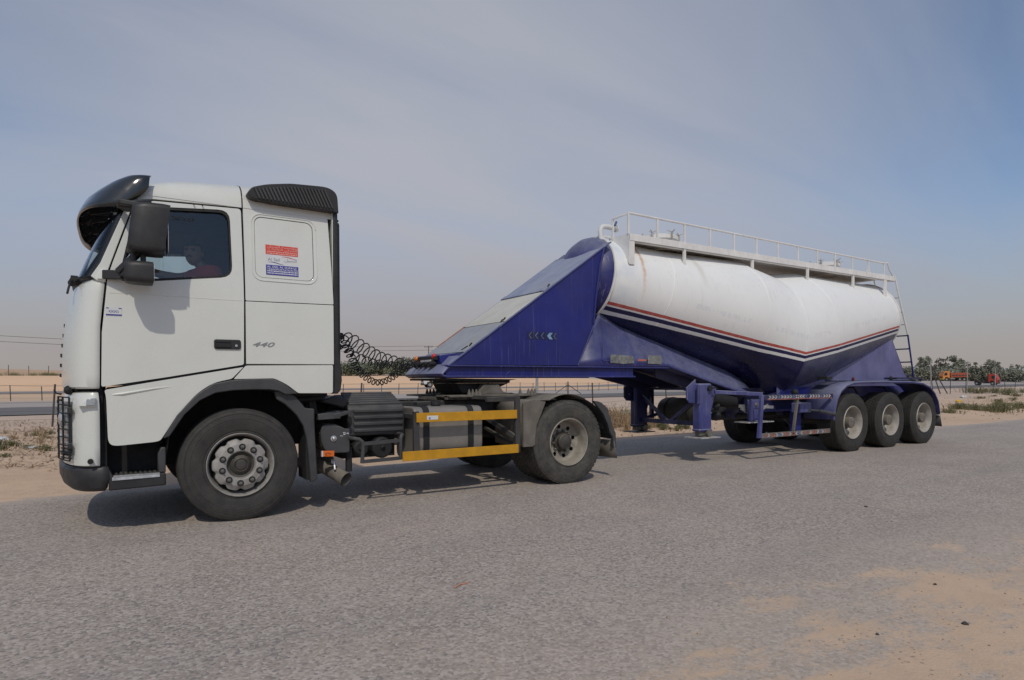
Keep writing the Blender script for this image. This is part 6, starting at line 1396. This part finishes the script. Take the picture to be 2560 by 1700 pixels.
# --- vehicles on the highway
M['orange_cab'] = plain('orange_truck_paint', (.62, .24, .06), .45, var=.06); M['redcab'] = plain('red_truck_paint', (.5, .055, .03), .45, var=.06); M['orangebed'] = plain('orange_tipper_body', (.45, .10, .045), .6, var=.12); M['vwhite'] = plain('white_truck_paint', (.7, .7, .69), .4, var=.04); M['vglass'] = plain('dark_vehicle_glass', (.02, .025, .03), .1); M['lime'] = plain('lime_bumper', (.45, .46, .08), .5)
def vwheel(parent, c, r=.5, w=.3):
    g = empty('wheel', c, parent); mb = MB(); mb.lathe([(.001, 0), (r * .6, .02), (r * .62, -.02), (r, 0), (r, w), (.001, w)], (0, 0, 0), 'Y', 20); local_build(mb, 'tyre', 'rubber', g); mb = MB(); mb.lathe([(.001, -.01), (r * .25, -.015), (r * .55, .01)], (0, 0, 0), 'Y', 16); local_build(mb, 'rim', 'steel_rim', g); return g
def lorry(name, x, y, rz, label, cat, cabm, kind, scale=1.):
    r_ = tag(empty(name), label, cat)
    def lb(mb, n, m, **k): return local_build(mb, n, m, r_, **k)
    # local frame: +X is the tail, Y across (0 near side), cab at X 0..2
    lb(MB().prism(round_poly([(.0, .55), (-.05, 1.5), (.1, 2.0), (.42, 2.85), (.7, 3.05), (1.95, 3.1), (2.0, .9), (1.55, .9), (1.4, 1.2), (.7, 1.2), (.5, .55)], .08), 0, 2.45), 'cab', cabm, bevel=.05)
    lb(MB().hexa([(.06, .12, 1.75), (.06, 2.33, 1.75), (.1, 2.33, 1.75), (.1, .12, 1.75), (.36, .15, 2.72), (.36, 2.3, 2.72), (.4, 2.3, 2.72), (.4, .15, 2.72)]), 'windscreen', 'vglass')
    lb(MB().prism([(.25, 1.7), (.52, 2.6), (1.25, 2.62), (1.25, 1.75)], -.015, .01), 'side_window', 'vglass'); lb(MB().prism([(.25, 1.7), (.52, 2.6), (1.25, 2.62), (1.25, 1.75)], 2.44, 2.465), 'side_window', 'vglass')
    lb(MB().box(-.08, .35, .02, 2.43, .4, .8), 'bumper', 'lime' if kind == 'tipper' else 'plastic', bevel=.03); lb(MB().box(-.07, -.03, .5, 1.95, 1.0, 1.45), 'grille', 'plastic')
    lb(MB().box(.1, 7.2 if kind != 'unit' else 5.4, .8, 1.6, .7, .95), 'frame', 'chassis'); lb(MB().box(2.2, 3.6, .05, .6, .5, .95), 'fuel_tank', 'alu', bevel=.05)
    for q in ((1.05, 0),) + (((5.0, 0), (6.3, 0)) if kind == 'tipper' else ((4.6, 0),)):
        vwheel(r_, (q[0], 0, .5)); g = vwheel(r_, (q[0], 2.45, .5)); g.rotation_euler.z = math.pi
    if kind == 'tipper':
        lb(MB().hexa([(2.3, .05, 1.15), (7.4, .05, 1.15), (7.4, 2.4, 1.15), (2.3, 2.4, 1.15), (2.25, -.02, 2.5), (7.5, -.02, 2.5), (7.5, 2.47, 2.5), (2.25, 2.47, 2.5)]), 'tipper_body', 'orangebed', bevel=.04)
        for z in (1.35, 2.0, 2.4): lb(MB().box(2.26, 7.48, -.07, .05, z, z + .14), 'body_rail', 'orangebed')
        for k in range(6): lb(MB().box(2.5 + k * .9, 2.62 + k * .9, -.08, .05, 1.2, 2.45), 'body_rib', 'orangebed')
        lb(MB().box(2.5, 7.2, -.03, .04, 1.62, 1.95), 'dark_band', 'chassis')
    if kind == 'unit':
        lb(MB().box(2.0, 2.2, .1, 2.35, .9, 2.9), 'cab_back', 'plastic'); lb(MB().box(3.6, 5.2, .2, 2.25, .95, 1.15), 'fifth_wheel', 'chassis'); lb(MB().prism([(3.9, .9), (4.1, 1.15), (5.1, 1.15), (5.4, .85), (5.3, .8), (5.05, 1.08), (4.15, 1.08)], .0, .6), 'mudguard', 'plastic')
        lb(MB().box(2.2, 4.0, .02, .06, .55, .62), 'side_guard', 'yellow')
    r_.location = (x, y, terrain(x, y) + .03); r_.rotation_euler.z = rz; r_.scale = (scale,) * 3; return r_
x, y = az_pt(2358, 200); lorry('dump_truck', x, y, R(-38), 'orange dump truck with lime bumper driving before the thicket at right', 'dump truck', 'orange_cab', 'tipper')
x, y = az_pt(2500, 140); lorry('tractor_unit', x, y, R(96), 'red tractor unit without trailer on the highway at far right', 'truck', 'redcab', 'unit', .82)
x, y = az_pt(1060, 108); lorry('semi_truck', x, y, R(-12), 'white tractor unit on the far carriageway seen under the trailer nose', 'truck', 'vwhite', 'unit')
# joined helpers whose pieces the photograph lets one pick apart become parts of their own
def split_loose(o):
    bm = bmesh.new(); bm.from_mesh(o.data); bm.verts.ensure_lookup_table(); seen = set(); groups = []
    for v in bm.verts:
        if v.index in seen: continue
        st_ = [v]; g = []; seen.add(v.index)
        while st_:
            a = st_.pop(); g.append(a.index)
            for e in a.link_edges:
                b = e.other_vert(a)
                if b.index not in seen: seen.add(b.index); st_.append(b)
        groups.append(set(g))
    bm.free()
    if len(groups) < 2: return
    for k, g in enumerate(groups):
        bm = bmesh.new(); bm.from_mesh(o.data); bmesh.ops.delete(bm, geom=[v for v in bm.verts if v.index not in g], context='VERTS')
        me = bpy.data.meshes.new(o.name.split('.')[0]); bm.to_mesh(me); bm.free(); me.materials.append(o.data.materials[0])
        n_ = o.copy(); n_.data = me; COL.objects.link(n_)
    bpy.data.objects.remove(o)
for o in list(bpy.data.objects):
    if o.type == 'MESH' and o.name.split('.')[0] in SPLIT: split_loose(o)
bpy.context.view_layer.update()
